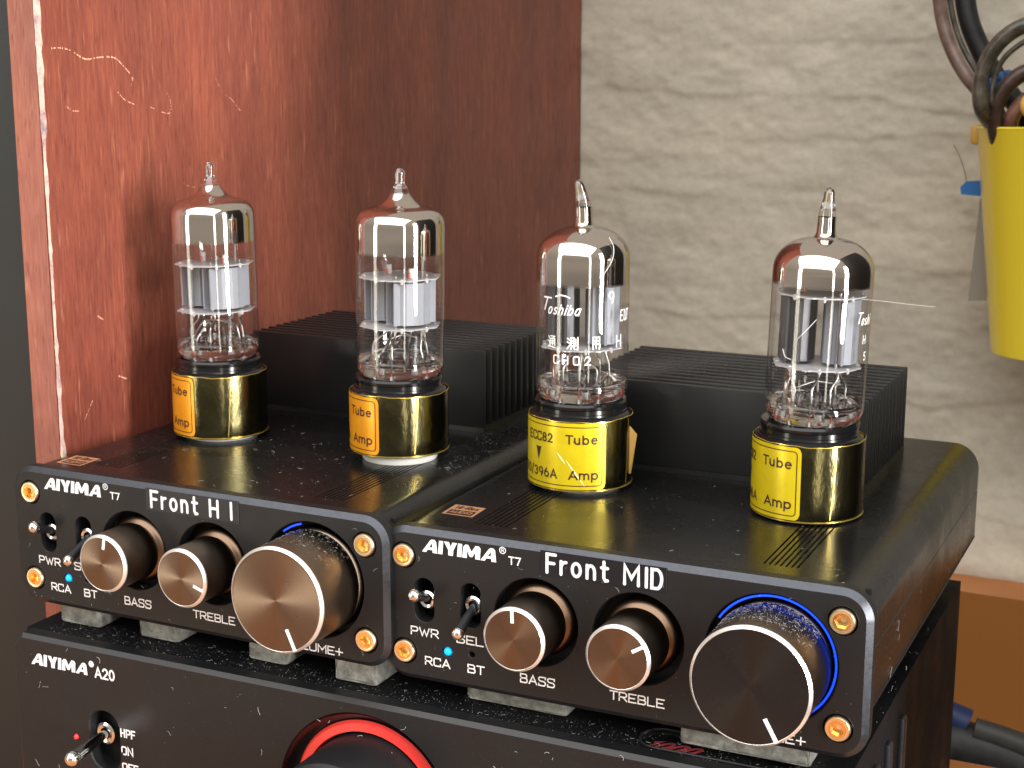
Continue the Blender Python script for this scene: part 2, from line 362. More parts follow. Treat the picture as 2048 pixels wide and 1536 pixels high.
# ------------------------------------------------------------------ lettering
def arc(cx, cy, rx, ry, a0, a1, n=8): return [(cx+rx*math.cos(R(a0+(a1-a0)*i/n)), cy+ry*math.sin(R(a0+(a1-a0)*i/n))) for i in range(n+1)]
G = {  # stroke glyphs: advance width, polylines in a box of height 1
 'P': (.85, [[(0, 0), (0, 1), (.62, 1), (.78, .85), (.78, .6), (.62, .45), (0, .45)]]),
 'W': (1.25, [[(0, 1), (.32, 0), (.58, .75), (.84, 0), (1.16, 1)]]),
 'R': (.9, [[(0, 0), (0, 1), (.64, 1), (.8, .85), (.8, .62), (.64, .45), (0, .45)], [(.38, .45), (.84, 0)]]),
 'S': (.9, [[(.8, .8), (.8, 1), (.15, 1), (0, .86), (0, .68), (.15, .54), (.65, .5), (.8, .38), (.8, .14), (.65, 0), (0, 0), (0, .2)]]),
 'E': (.85, [[(.78, 1), (0, 1), (0, 0), (.78, 0)], [(0, .5), (.62, .5)]]),
 'L': (.82, [[(0, 1), (0, 0), (.74, 0)]]),
 'C': (.9, [[(.8, .78), (.8, 1), (.14, 1), (0, .86), (0, .14), (.14, 0), (.8, 0), (.8, .22)]]),
 'A': (.98, [[(0, 0), (.45, 1), (.9, 0)], [(.17, .3), (.73, .3)]]),
 'B': (.88, [[(0, 0), (0, 1), (.62, 1), (.74, .88), (.74, .64), (.62, .52), (0, .52)], [(.62, .52), (.8, .4), (.8, .12), (.66, 0), (0, 0)]]),
 'T': (.86, [[(0, 1), (.82, 1)], [(.41, 1), (.41, 0)]]),
 'V': (.95, [[(0, 1), (.44, 0), (.88, 1)]]),
 'O': (.95, [[(.14, 0), (0, .14), (0, .86), (.14, 1), (.7, 1), (.84, .86), (.84, .14), (.7, 0), (.14, 0), (0, .14)]]),
 'U': (.95, [[(0, 1), (0, .14), (.14, 0), (.7, 0), (.84, .14), (.84, 1)]]),
 'M': (1.1, [[(0, 0), (0, 1), (.5, .35), (1, 1), (1, 0)]]),
 'N': (.95, [[(0, 0), (0, 1), (.84, 0), (.84, 1)]]),
 'H': (.9, [[(0, 0), (0, 1)], [(.76, 0), (.76, 1)], [(0, .5), (.76, .5)]]),
 'F': (.8, [[(0, 0), (0, 1), (.72, 1)], [(0, .52), (.6, .52)]]),
 'I': (.25, [[(.05, 0), (.05, 1)]]),
 'D': (.95, [[(0, 0), (0, 1), (.45, 1)]+arc(.4, .5, .42, .5, 80, -80, 8)+[(.4, 0), (0, 0)]]),
 '+': (.9, [[(0, .5), (.84, .5)], [(.42, .08), (.42, .92)]]),
 '7': (.8, [[(0, 1), (.72, 1), (.3, 0)]]),
 '2': (.8, [arc(.35, .7, .33, .3, 165, -30, 7)+[(0, 0), (.72, 0)]]),
 '0': (.82, [arc(.36, .5, .34, .5, 90, 450, 16)]),
 '3': (.8, [arc(.33, .74, .31, .26, 150, -80, 7), arc(.33, .26, .35, .27, 80, -150, 7)]),
 '9': (.8, [arc(.35, .68, .33, .32, 0, 360, 14), [(.68, .68), (.66, .35), (.45, .02)]]),
 '6': (.8, [arc(.35, .32, .33, .32, 0, 360, 14), [(.02, .32), (.06, .65), (.35, 1)]]),
 '8': (.8, [arc(.35, .75, .28, .25, 0, 360, 12), arc(.35, .25, .34, .26, 0, 360, 12)]),
 '5': (.8, [[(.65, 1), (.1, 1), (.05, .55)]+arc(.32, .31, .34, .31, 110, -150, 8)]),
 '1': (.5, [[(0, .8), (.25, 1), (.25, 0)]]),
 '/': (.55, [[(0, -.15), (.45, 1.1)]]),
 ' ': (.55, []),
 'r': (.55, [[(0, 0), (0, .7)], [(0, .42), (.14, .64), (.42, .68)]]),
 'o': (.85, [arc(.34, .35, .34, .35, 90, 450, 16)]),
 'n': (.8, [[(0, 0), (0, .7)], [(0, .4)]+arc(.31, .38, .31, .32, 165, 0, 7)+[(.62, 0)]]),
 't': (.62, [[(.2, 1), (.2, .15), (.32, 0), (.5, .02)], [(0, .68), (.5, .68)]]),
 'u': (.8, [[(0, .7), (0, .3)]+arc(.29, .3, .29, .3, 180, 360, 8)+[(.58, .7)], [(.58, .7), (.58, 0)]]),
 'b': (.85, [[(0, 1), (0, 0)], arc(.33, .35, .33, .35, 180, 540, 14)]),
 'e': (.85, [[(.03, .38), (.66, .38)]+arc(.34, .35, .33, .35, 8, 310, 12)]),
 'm': (1.15, [[(0, 0), (0, .7)], [(0, .4)]+arc(.25, .42, .25, .28, 165, 0, 6)+[(.5, 0)], [(.5, .4)]+arc(.75, .42, .25, .28, 165, 0, 6)+[(1.0, 0)]]),
 'p': (.85, [[(0, .7), (0, -.3)], arc(.33, .35, .33, .35, 180, 540, 14)]),
 'i': (.25, [[(.05, 0), (.05, .7)], [(.05, .92), (.05, 1.0)]]),
 's': (.7, [arc(.28, .52, .26, .17, 40, 260, 6)+arc(.28, .18, .28, .18, 80, -140, 6)]),
 'h': (.8, [[(0, 0), (0, 1)], [(0, .4)]+arc(.3, .38, .3, .32, 165, 0, 7)+[(.6, 0)]]),
 'a': (.85, [arc(.33, .35, .33, .35, 0, 360, 14), [(.66, .7), (.66, 0)]]),
 '-': (.6, [[(.05, .45), (.5, .45)]]),
}
def twidth(t, sx, gap): return sum(G[c][0]*sx+gap for c in t)-gap
def ribbons(text, x, z, h, w=None, th=0.16, gap=None, round_=False, shear=0.0, mapf=None, y=-0.03):
    """flat print of stroke letters on the plane y, optionally mapped onto another surface"""
    gap = h*0.22 if gap is None else gap
    sx = h
    if w: 
        n = len(text); base = sum(G[c][0] for c in text)
        sx = (w-gap*(n-1))/base
    mb = MB(); cx = x; k = 0
    for c in text:
        adv, strokes = G[c]
        for s_ in strokes:
            k += 1; P = [Vector((cx+px*sx+shear*pz*h, z+pz*h)) for px, pz in s_]
            if (P[0]-P[-1]).length < 1e-6: closed = True; P = P[:-1]
            else: closed = False
            n = len(P); Lf, Rt = [], []
            for i in range(n):
                a = P[i-1] if (i > 0 or closed) else None; b = P[(i+1) % n] if (i < n-1 or closed) else None
                d1 = (P[i]-a).normalized() if a is not None else None; d2 = (b-P[i]).normalized() if b is not None else None
                if d1 is None: d1 = d2
                if d2 is None: d2 = d1
                t = d1+d2
                t = t.normalized() if t.length > 1e-6 else d1
                nrm = Vector((-t.y, t.x)); q = max(0.45, nrm.dot(Vector((-d1.y, d1.x)))); off = nrm*(th/2/q)
                Lf.append(P[i]+off); Rt.append(P[i]-off)
            yy = y-0.0015*(k % 7)
            if not closed and not round_:
                d = (P[1]-P[0]).normalized()*th*.45; Lf[0] -= d; Rt[0] -= d
                d = (P[-1]-P[-2]).normalized()*th*.45; Lf[-1] += d; Rt[-1] += d
            vs = [(p.x, yy, p.y) for p in Lf]+[(p.x, yy, p.y) for p in Rt]
            m = n if closed else n-1
            mb.add(vs, [(i, (i+1) % n, n+(i+1) % n, n+i) for i in range(m)])
            if round_ and not closed:
                for p in (P[0], P[-1]):
                    k += 1; mb.disc(th/2, (p.x, y-0.0015*(k % 7)-0.001, p.y), 'y', 12)
        cx += adv*sx+gap
    if mapf: mb.v = [mapf(*v) for v in mb.v]
    return mb
LOGO = []
def _logo():
    A = ([(0, 0), (.70, .90), (.84, 1), (1.1, 1), (1.24, .84), (1.32, 0), (.92, 0), (.9, .2), (.5, .2), (.36, 0)], [(.64, .40), (.89, .40), (.87, .74)])
    I = [(0, 0), (.1, 1), (.46, 1), (.38, 0)]
    Y = [(0, 1), (.42, 1), (.58, .66), (.72, 1), (1.12, 1), (.80, .42), (.76, 0), (.36, 0), (.36, .40)]
    Mm = [(0, 0), (.12, .82), (.28, 1), (.52, 1), (.80, .52), (1.14, 1), (1.42, 1), (1.56, .84), (1.50, 0), (1.10, 0), (1.10, .50), (.86, .12), (.64, .12), (.42, .55), (.40, 0)]
    for dx, sh in ((0, A), (1.38, (I, None)), (1.90, (Y, None)), (3.0, (I, None)), (3.44, (Mm, None)), (4.98, A)):
        LOGO.append(([(x+dx, z) for x, z in sh[0]], [(x+dx, z) for x, z in sh[1]] if sh[1] else None))
_logo()
def logo(x, z, wd, h, y=-0.03):
    mb = MB(); k = wd/6.30
    for o, hl in LOGO:
        loops = [[(x+a*k, z+b*h) for a, b in o]]+([[(x+a*k, z+b*h) for a, b in hl]] if hl else [])
        tri = tessellate_polygon([[Vector((a, b, 0)) for a, b in lp] for lp in loops]); flat = [p for lp in loops for p in lp]
        mb.add([(a, y, b) for a, b in flat], tri)
    return mb
def reg_mark(x, z, r, y=-0.03):
    mb = MB(); mb.lathe([(r*.78, y), (r, y)], (x, 0, z), 'y', 24)
    t = ribbons('R', x-r*.36, z-r*.45, r*.9, th=r*.16, y=y-.002); mb.add(t.v, t.f); return mb

# ================================================================== SETTING
rng = np.random.default_rng(4)
def vnoise(x, z, fx, fz, seed):
    r = np.random.default_rng(seed); T = r.random((256, 256))
    u, v = x*fx+100, z*fz+100; i, j = np.floor(u).astype(int), np.floor(v).astype(int); a, b = u-i, v-j
    a = a*a*(3-2*a); b = b*b*(3-2*b)
    g = lambda p, q: T[(i+p) % 256, (j+q) % 256]
    return (g(0, 0)*(1-a)+g(1, 0)*a)*(1-b)+(g(0, 1)*(1-a)+g(1, 1)*a)*b
def make_wall():
    xs = np.arange(-190, 150.1, 1.0); zs = np.arange(-72, 200.1, 0.8)
    X, Z = np.meshgrid(xs, zs, indexing='ij')
    base = [-90, -66, -50, -33, -18, -4, 7, 22, 36, 47, 57, 72, 84, 95, 110, 128, 143, 158, 175, 192, 212]
    B = []
    for i, b in enumerate(base):
        B.append(b+(vnoise(X, Z*0, .022, 1, 10+i)-.5)*7+(vnoise(X, Z*0, .09, 1, 50+i)-.5)*2.6+(vnoise(X, Z*0, .35, 1, 90+i)-.5)*.7)
    B[14] += -X*0.055-5; B = [b for b in B]
    H = np.zeros_like(X)
    for i in range(len(B)-1):
        lo, hi = B[i], np.maximum(B[i+1], B[i]+3)
        t = (Z-lo)/(hi-lo); strength = np.clip((vnoise(X, Z*0, .018, 1, 130+i)-.28)*2.4, 0.12, 1.25)
        inside = (t >= 0) & (t < 1)
        step = np.clip((Z-lo)/3.0, 0, 1); step = step*step*(3-2*step)
        H = np.where(inside, strength*0.52*step*(1-t)**1.3, H)
    H += (vnoise(X, Z, .06, .1, 1)-.5)*1.2+(vnoise(X, Z, .2, .3, 2)-.5)*.55+(vnoise(X, Z, .6, .7, 3)-.5)*.22
    n, m = X.shape; V = np.stack([X, 332-H, Z], -1).reshape(-1, 3)*S
    idx = np.arange(n*m).reshape(n, m)
    F = np.stack([idx[:-1, :-1], idx[1:, :-1], idx[1:, 1:], idx[:-1, 1:]], -1).reshape(-1, 4)
    me = bpy.data.meshes.new('wall'); me.from_pydata(V.tolist(), [], F.tolist()); me.materials.append(M_wall)
    me.polygons.foreach_set('use_smooth', [True]*len(F)); me.update()
    o = bpy.data.objects.new('wall', me); col.objects.link(o); tag(o, kind='structure', label='cream stone textured wall with wavy horizontal ridges')
make_wall()
o = MB().box(-600, 260, 300, 700, -74, -72).build('ledge', M_orange); tag(o, kind='structure')
# orange wooden panel under the wall and the desk
o.data.clear_geometry(); 
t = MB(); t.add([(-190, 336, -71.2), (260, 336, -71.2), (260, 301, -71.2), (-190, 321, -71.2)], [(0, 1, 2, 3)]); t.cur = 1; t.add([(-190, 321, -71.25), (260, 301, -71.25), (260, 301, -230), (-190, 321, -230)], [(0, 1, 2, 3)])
ol = t.build('wood_ledge', [M_orange, mat('shaded_wood_front', (0.23, 0.082, 0.011), 0.5)], smooth=0, fix=False); bpy.data.objects.remove(o); tag(ol, kind='structure', label='orange wooden ledge below the stone wall')  # front is the same wood, with its shade put into the colour
o = MB().box(-260, 300, -560, 330, -70, -62, 0).build('desk', M_orange, smooth=0); tag(o, kind='structure', label='orange wooden desk under the lowest amplifier')
o.data.clear_geometry(); bpy.data.objects.remove(o)
t = MB(); t.box(-420, 110, -260, 142, -66, -61); o = t.build('desk', M_orange, smooth=0); tag(o, kind='structure', label='orange wooden desk under the lowest amplifier')

# wooden side boards of the shelf
def board(x_in, sgn, label, worn):
    e_ = empty('wooden_board', (0, 0, 0), label=label, cat='board')
    x0, x1 = (x_in-8.5, x_in) if sgn < 0 else (x_in, x_in+8.5)
    t = MB(); t.box(min(x0, x1), max(x0, x1), 18, 331, -60.9, 330, 0.35); t.build('panel', M_mahog, e_, smooth=20)
    if not worn: return e_
    # the front edge strip
    t = MB(); t.box(-153.2, -145.8, 17.75, 17.99, -60.5, 329); t.build('edge_strip', M_mahoge, e_, smooth=0)
    rnd = random.Random(5); z = -30; t = MB(); pts = []
    while z < 215:
        wdt = max(0.0, 0.20+0.26*math.sin(z*.05+1)*math.sin(z*.013)+rnd.uniform(-.16, .20))
        pts.append((z, wdt)); z += rnd.uniform(1.2, 3.0)
    vs = []
    for z, wv in pts: vs += [(-145.3-wv*.7, 17.70-0.0, z), (-144.93, 17.72, z), (-144.92, 18.1+wv*2.0, z)]
    fs = []
    for i in range(len(pts)-1): fs += [(3*i, 3*i+1, 3*i+4, 3*i+3), (3*i+1, 3*i+2, 3*i+5, 3*i+4)]
    t.add(vs, fs); t.build('chipped_corner', M_chip, e_, smooth=0, fix=False)
    def scr(path, wv, seed, brk=.25):
        rn = random.Random(seed); t = MB(); P = smoothpath([(-144.9, y, z) for y, z in path], 10)
        for i in range(len(P)-1):
            if rn.random() < brk: continue
            a, b = P[i], P[i+1]; h = wv*rn.uniform(.4, 1.1)
            d = Vector((0, -(b-a).z, (b-a).y)).normalized()*h/2
            t.add([a-d, a+d, b+d, b-d], [(0, 1, 2, 3)])
        t.build('scratch', M_scr, e_, smooth=0, fix=False)
    scr([(21.5, 124.5), (25, 124.6), (28.5, 124.0), (33, 122.2), (38, 122.6), (43, 122.6), (46, 121), (49.5, 118), (49, 116)], .42, 1, .3)
    scr([(44, 114.5), (46.5, 112.6), (50, 111.5)], .3, 2, .1)
    scr([(62, 115), (64, 112), (63, 109), (55, 111)], .22, 3, .6)
    scr([(25, 112.0), (27.5, 110.6), (30, 110.4)], .28, 4, .3)
    scr([(32.5, 62), (34.5, 60.8)], .35, 5, .1)
    scr([(39, 46.2), (41.8, 45.0)], .5, 6, .1)
    scr([(26, 38), (29, 42)], .25, 7, .1)
    scr([(83, 118), (86, 114), (90, 112), (95, 108)], .2, 8, .5)
    scr([(66, 92), (72, 90), (80, 91)], .18, 9, .55)
    return e_
board(-145, -1, 'tall reddish mahogany shelf board with a chipped pale front corner', True)
side_blocker = empty('speaker_or_blocker', (0, 0, 0), label='dark grey light blocker added beyond the right edge, past the yellow cup', cat='speaker')  # added unseen box that keeps key light off the board's far part
MB().box(186, 400, -9, 300, -60.9, 330, 3).build('cabinet', M_cab, side_blocker)
# speaker cabinet at far left
sc = empty('speaker_or_blocker', (0, 0, 0), label='dark grey speaker cabinet left of the mahogany board', cat='speaker')
MB().box(-420, -154.2, 26, 300, -60.9, 330, 3).build('cabinet', M_cab, sc)

# ================================================================== PREAMPS
PH = 31.7
def hexpts(r, a0=0): return [(r*math.cos(R(60*i+a0)), r*math.sin(R(60*i+a0))) for i in range(6)]
def make_screw():
    o = MB().lathe([(0.001, .9), (1.30, .9), (1.32, -.28), (1.6, -.42), (2.15, -.40), (2.36, -.15), (2.38, 1.0)], (0, 0, 0), 'y', 40)
    return o
def make_hexsocket():
    t = MB(); h = hexpts(1.32, 10)
    t.add([(x, -.36, z) for x, z in h]+[(x*.93, .75, z*.93) for x, z in h]+[(0, 1.0, 0)], [(i, (i+1) % 6, 6+(i+1) % 6, 6+i) for i in range(6)]+[(6+i, 6+(i+1) % 6, 12) for i in range(6)])
    hx = [(x*1.0, z*1.0) for x, z in h]
    t.prism(circ(0, 0, 1.66, 36), -.43, -.35, [hx], True, False)
    return t
def make_knob(r, length, r_fl, faceM):
    """knob pieces in local coordinates, axis y, base plane y=0"""
    body = MB().lathe([(0, -length+.35), (r-.75, -length+.35), (r-.75, -length), (r-.45, -length), (r-.45, -length+.35), (r, -length+.9), (r, .6), (r_fl-.7, .8), (r_fl, 1.5), (r_fl, 3.2)], (0, 0, 0), 'y', 72)
    body = MB().lathe([(r-.02, -length+.80), (r-.01, -length+.9), (r, .1), (r-.35, .7)], (0, 0, 0), 'y', 80)
    rim = MB().lathe([(r-.56, -length+.03), (r-.50, -length), (r-.02, -length+.50), (r, -length+.62), (r, -length+.80)], (0, 0, 0), 'y', 80)
    rings = [(i*(r-.54)/24, -length+.03+(0.02 if i % 2 else 0)) for i in range(25)]
    face = MB().lathe(rings, (0, 0, 0), 'y', 80)
    fl = MB().lathe([(r-.35, .9), (r_fl-.9, 1.3), (r_fl-.25, 1.7), (r_fl, 2.3), (r_fl, 4.4)], (0, 0, 0), 'y', 72)
    return body, rim, face, fl
def knob(parent, cx, cz, r, length, r_fl, ang, faceM, plen, label):
    e_ = empty('knob', (cx, 0, cz)); e_.parent = parent; e_['label'] = label
    b, rm, f, fl = make_knob(r, length, r_fl, faceM)
    b.build('knob_body', M_kside, e_, 30); rm.build('bright_rim', M_rim, e_, 30); f.build('knob_face', faceM, e_, 60); fl.build('flange', M_kflange if r < 8 else M_kside, e_, 40)
    a = R(ang); d = Vector((math.cos(a), 0, math.sin(a))); s_ = Vector((-math.sin(a), 0, math.cos(a)))
    hw = .32 if r < 8 else .36; t = MB(); r1 = r-.35; r0 = r1-plen
    vs = [d*q+s_*w_+Vector((0, y, 0)) for y in (-length-.06, -length+.1) for q in (r0, r1) for w_ in (-hw, hw)]
    t.add(vs, [(0, 1, 3, 2), (0, 2, 6, 4), (1, 5, 7, 3), (0, 4, 5, 1), (2, 3, 7, 6)]); t.build('pointer', M_white, e_, 0)
    return e_
def toggle(parent, px, pz, tip, ytip, sc=1.0, label=None):
    e_ = empty('toggle_switch', (px, 0, pz)); e_.parent = parent
    if label: e_['label'] = label
    t = MB().lathe([(1.0*sc, 3.2), (1.0*sc, 1.1), (1.5*sc, .9), (1.9*sc, 1.2), (2.0*sc, 1.6), (2.0*sc, 4)], (0, 0, 0), 'y', 28); t.build('bushing', M_chrome, e_)
    A = Vector((0, 2.0, 0)); B = Vector((tip[0]-px, ytip, tip[1]-pz)); d = (B-A)
    pts = [A+d*k for k in (0, .3, .6, .85, .96)]
    MB().tube(pts, [.72*sc, .82*sc, 1.0*sc, 1.15*sc, 1.22*sc], 16).build('lever', M_edge if sc < 1.2 else M_chrome, e_, 50)
    MB().ball(tuple(B-d.normalized()*.5), 1.3*sc, 10).build('lever_tip', M_chrome, e_, 60)
    return e_

def dustset(name, label, mk, n_fib, n_spk, size=(0.5, 1.8), seed=1, thick=0.045, mat_=None, parent=None):
    """mk(u,v) -> (point, du, dv, normal) ; curly lint and specks lying on a surface"""
    rn = random.Random(seed); t = MB()
    for _ in range(n_fib):
        p, du, dv, nn = mk(rn.random(), rn.random()); Ln = rn.uniform(*size); a = rn.uniform(0, 6.28); k = rn.uniform(-2.2, 2.2)/Ln; pts = []
        q = Vector((0, 0)); m = 5
        for i in range(m+1):
            pts.append(p+du*q.x+dv*q.y+nn*(thick*.6+rn.uniform(0, .10))); q = q+Vector((math.cos(a), math.sin(a)))*Ln/m; a += k*Ln/m+rn.uniform(-.3, .3)
        t.tube(pts, thick*rn.uniform(.5, 1.1), 4)
    for _ in range(n_spk):
        p, du, dv, nn = mk(rn.random(), rn.random()); r = rn.uniform(.02, .07)
        a, b = rn.uniform(.6, 1.6), rn.uniform(.6, 1.4)
        vs = [p+du*r*a, p+dv*r*b, p-du*r*b, p-dv*r*a, p+nn*r, p-nn*r*.2]
        t.add(vs, [(0, 1, 4), (1, 2, 4), (2, 3, 4), (3, 0, 4), (1, 0, 5), (2, 1, 5), (3, 2, 5), (0, 3, 5)])
    o = t.build(name, mat_ or M_dust, parent, 0, fix=False); o['kind'] = 'stuff'
    if label: o['label'] = label
    return o

SC = make_screw(); HX = make_hexsocket(); screw_me = None
def preamp(k, root, label_text, ks, tubes_label):
    # ---- front panel
    outl = rrect(-49.0, 49.0, 0, PH, 5.6, 10)
    face = inset(outl, 1.15)
    slots = [rrect(-39.15-2.15, -39.15+2.15, 12.5, 21.6, 2.14, 8), rrect(-28.9-2.15, -28.9+2.15, 12.9, 22.0, 2.14, 8)]
    holes = slots+[circ(-15.0, 16.25, 8.8), circ(5.85, 16.3, 9.0), circ(31.1, 16.6, 12.3, 64), circ(-34.1, 7.1, 1.0, 20), circ(-28.7, 7.4, .62, 16)]
    holes += [circ(x, z, 2.72, 32) for x in (-43.7, 43.7) for z in (5.85, 25.85)]
    t = MB(); n = len(outl)
    hf = [inset(h, -.16) for h in holes]
    t.prism(face, 0, 0.001, hf, True, False)
    t.v = t.v[:]  # front cap only plus rings below
    t = MB(); loops = [face]+hf
    tri = tessellate_polygon([[Vector((x, z, 0)) for x, z in lp] for lp in loops]); flat = [p for lp in loops for p in lp]
    t.add([(x, 0, z) for x, z in flat], tri)
    for h, hh in zip(holes, hf):
        m = len(h); t.add([(x, 0, z) for x, z in hh]+[(x, .16, z) for x, z in h]+[(x, 3.4, z) for x, z in h], [(i, (i+1) % m, m+(i+1) % m, m+i) for i in range(m)]+[(m+i, m+(i+1) % m, 2*m+(i+1) % m, 2*m+i) for i in range(m)])
    t.add([(x, 1.0, z) for x, z in outl]+[(x, 3.4, z) for x, z in outl]+[(x*.97, 3.4, PH/2+(z-PH/2)*.95) for x, z in outl], [(i, (i+1) % n, n+(i+1) % n, n+i) for i in range(n)]+[(n+i, n+(i+1) % n, 2*n+(i+1) % n, 2*n+i) for i in range(n)])
    fp = t.build('front_panel', M_panel, root, 25)
    t = MB(); t.add([(x, 0, z) for x, z in face]+[(x, 1.0, z) for x, z in outl], [(i, (i+1) % n, n+(i+1) % n, n+i) for i in range(n)])
    t.build('chamfer', M_edge, fp, 25)
    MB().box(-47.2, 47.2, 6.2, 6.6, 1.4, 30.2).build('switch_board', M_dark, fp, 0)
    MB().prism(inset(outl, 1.6), 3.4, 4.1, (), False, False).build('gasket', M_dark, fp, 0)
    # ---- case
    gl = [-32.4+i*1.12 for i in range(7)]; gr = [26.9+i*1.04 for i in range(7)]
    def prof(depth):
        p = []
        zt = PH-.3; xs = 48.6; r = 6.2
        p += [(-xs+3.8, .2), (-xs, 8.6), (-xs, 19.9), (-xs+.12, 20.1), (-xs, 20.3)]
        p += [(-xs+r+r*math.cos(R(a)), zt-r+r*math.sin(R(a))) for a in range(180, 89, -9)]
        for g in gl+gr: p += [(g-.22, zt), (g-.14, zt-depth), (g+.14, zt-depth), (g+.22, zt)]
        p += [(xs-r+r*math.cos(R(a)), zt-r+r*math.sin(R(a))) for a in range(90, -1, -9)]
        p += [(xs, 20.3), (xs-.12, 20.1), (xs, 19.9), (xs, 8.6), (xs-3.8, .2)]
        return p
    secs = [(4.0, 0, .25), (4.25, 0, 0), (8.6, 0, 0), (9.3, .42, 0), (57.0, .42, 0), (57.6, 0, 0), (118.6, 0, 0), (119.2, 0, .5)]
    t = MB(); rows = []
    for y, dpt, ins in secs:
        pr = prof(dpt); zc = PH/2
        t.v += [(x*(1-ins/48.6), y, zc+(z-zc)*(1-ins/15)) for x, z in pr]; rows.append(len(pr))
    m = rows[0]
    for s_ in range(len(secs)-1):
        for i in range(m):
            t.f.append((s_*m+i, s_*m+(i+1) % m, (s_+1)*m+(i+1) % m, (s_+1)*m+i)); t.mi.append(0)
    cs = t.build('case', M_case, root, 28)
    pr = prof(0); MB().add([(x*.99, 119.0, PH/2+(z-PH/2)*.97) for x, z in pr], [tuple(range(m))]).build('back_plate', M_dark, root, 0)
    # front rim highlight, drawn as a thin bright metal line
    pr = [(x, z) for x, z in prof(0) if x > 40 and z > 9 ]
    t = MB(); q = [(x+.03, 4.12, z+.02) for x, z in pr]; t.tube([Vector(v) for v in q], .09, 5); t.build('rim_highlight_line', M_chrome if k == 2 else M_edge, cs, 0)
    t = MB(); t.tube([(48.66, 4.4, 8.9), (48.66, 50, 8.7), (48.66, 118.5, 8.6)], .11, 5); t.build('side_edge_line', M_edge, cs, 0)
    # ---- screws
    for x in (-43.7, 43.7):
        for z in (5.85, 25.85):
            s_ = SC.build('screw', M_gold, root, 40, loc=(x, -.1, z)); h_ = HX.build('hex_socket', M_golddeep, s_, 20)
            s_.rotation_euler = (0, random.Random(x*z+k).uniform(0, 1), 0)
    # ---- switches, LEDs, knobs
    toggle(root, -39.1, 16.8, (-38.8, 19.8), -5, label='power toggle lever tilted up')
    toggle(root, -28.9, 17.2, (-29.3, 13.1), -5, label='selector toggle lever tilted down')
    MB().ball((0, 0, 0), .86, 8).build('indicator_light', M_blue, root, 60, loc=(-34.1, .45, 7.1))
    fm = M_kface
    knob(root, -15.0, 16.2, 6.3, 10.2, 7.4, ks[0], fm, 2.6, 'bass knob')
    knob(root, 5.7, 16.1, 6.3, 10.2, 7.4, ks[1], fm, 2.6, 'treble knob')
    knob(root, 31.1, 16.3, 10.95, 13.0, 11.0, ks[2], M_kface if k == 1 else M_kfaced, 4.6, 'large volume knob')
    t = MB()
    if k == 2: a0, a1 = 148, -62
    else: a0, a1 = 128, 104
    t.lathe([(11.45+.2*math.cos(R(b)), .8+.2*math.sin(R(b))) for b in range(0, 361, 45)], (31.1, 0, 16.6), 'y', 60, a0, a1)
    t.v = [(31.1+(x-31.1)*1.02, y, 16.6+(z-16.6)*1.02) for x, y, z in t.v]
    t.build('glow_ring', M_ring, root, 60)
    # ---- print
    lg = logo(-39.5, 27.15, 16.2, 2.7); lg.build('logo_lettering', M_white, fp, 0, fix=False)
    reg_mark(-21.95, 29.75, .72).build('registered_mark', M_white, fp, 0, fix=False)
    for txt, x, z, h, wd, th in (('T7', -20.6, 27.25, 1.4, 2.5, .26), ('PWR', -42.15, 9.65, 1.6, 6.2, .27), ('SEL', -31.9, 9.55, 1.6, 5.9, .27), ('RCA', -39.0, 3.75, 1.6, 5.6, .27),
            ('BT', -29.5, 3.7, 1.6, 3.6, .27), ('BASS', -18.1, 3.7, 1.7, 7.3, .27), ('TREBLE', .5, 3.65, 1.6, 10.9, .26), ('VOLUME+', 24.0, 1.4, 1.6, 14.1, .26)):
        ribbons(txt, x, z, h, wd, th, gap=.32).build('lettering', M_white, fp, 0, fix=False)
    # ---- label tape
    x0, x1 = (-14.0, 11.3) if k == 2 else (-10.9, 13.4)
    tp = MB().box(x0, x1, -.09, -.005, 26.1, 30.95).build('label_strip', M_tape, root, 0); tp['label'] = 'black label tape reading '+label_text
    MB().box(x1-.12, x1+.02, -.14, -.005, 26.1, 30.95).build('tape_edge', M_edge, tp, 0)
    if k == 2:
        ribbons('Front', -12.6, 26.75, 3.6, 12.6, .62, gap=.95, round_=True, y=-.11).build('tape_lettering', M_white, tp, 0, fix=False)
        ribbons('M', 3.1, 26.75, 3.6, 3.0, .62, round_=True, y=-.11).build('tape_lettering', M_white, tp, 0, fix=False)
        ribbons('ID', 7.25, 26.75, 3.6, 3.4, .62, gap=.62, round_=True, y=-.11).build('tape_lettering', M_white, tp, 0, fix=False)
    else:
        ribbons('Front', -9.4, 26.85, 3.5, 12.4, .62, gap=.95, round_=True, y=-.11).build('tape_lettering', M_white, tp, 0, fix=False)
        ribbons('H', 6.1, 26.85, 3.5, 2.3, .62, round_=True, y=-.11).build('tape_lettering', M_white, tp, 0, fix=False)
        ribbons('I', 11.4, 26.85, 3.5, .5, .62, round_=True, y=-.11).build('tape_lettering', M_white, tp, 0, fix=False)
    # ---- little gold badge on the lid
    v0 = 12.2 if k == 2 else 6.4
    zz = PH-.3+.03
    t = MB(); P0 = [(-41.6, v0), (-34.6, v0), (-34.9, v0+7), (-41.9, v0+7)]
    b_ = MB().add([(x, y, zz) for x, y in P0], [(0, 1, 2, 3)]).build('gold_badge', M_goldprint, root, 0, fix=False)
    MB().add([(-40.9, v0+.5, zz+.03), (-35.2, v0+.5, zz+.03), (-35.3, v0+3.4, zz+.03), (-41.1, v0+3.4, zz+.03)], [(0, 1, 2, 3)]).build('badge_field', M_case, b_, 0, fix=False)
    tt = ribbons('Hi-Res', -40.6, 0, 1.5, 4.9, .3, gap=.25, mapf=lambda x, y, z: (x, v0+4.2+z, zz+.04)) if False else None
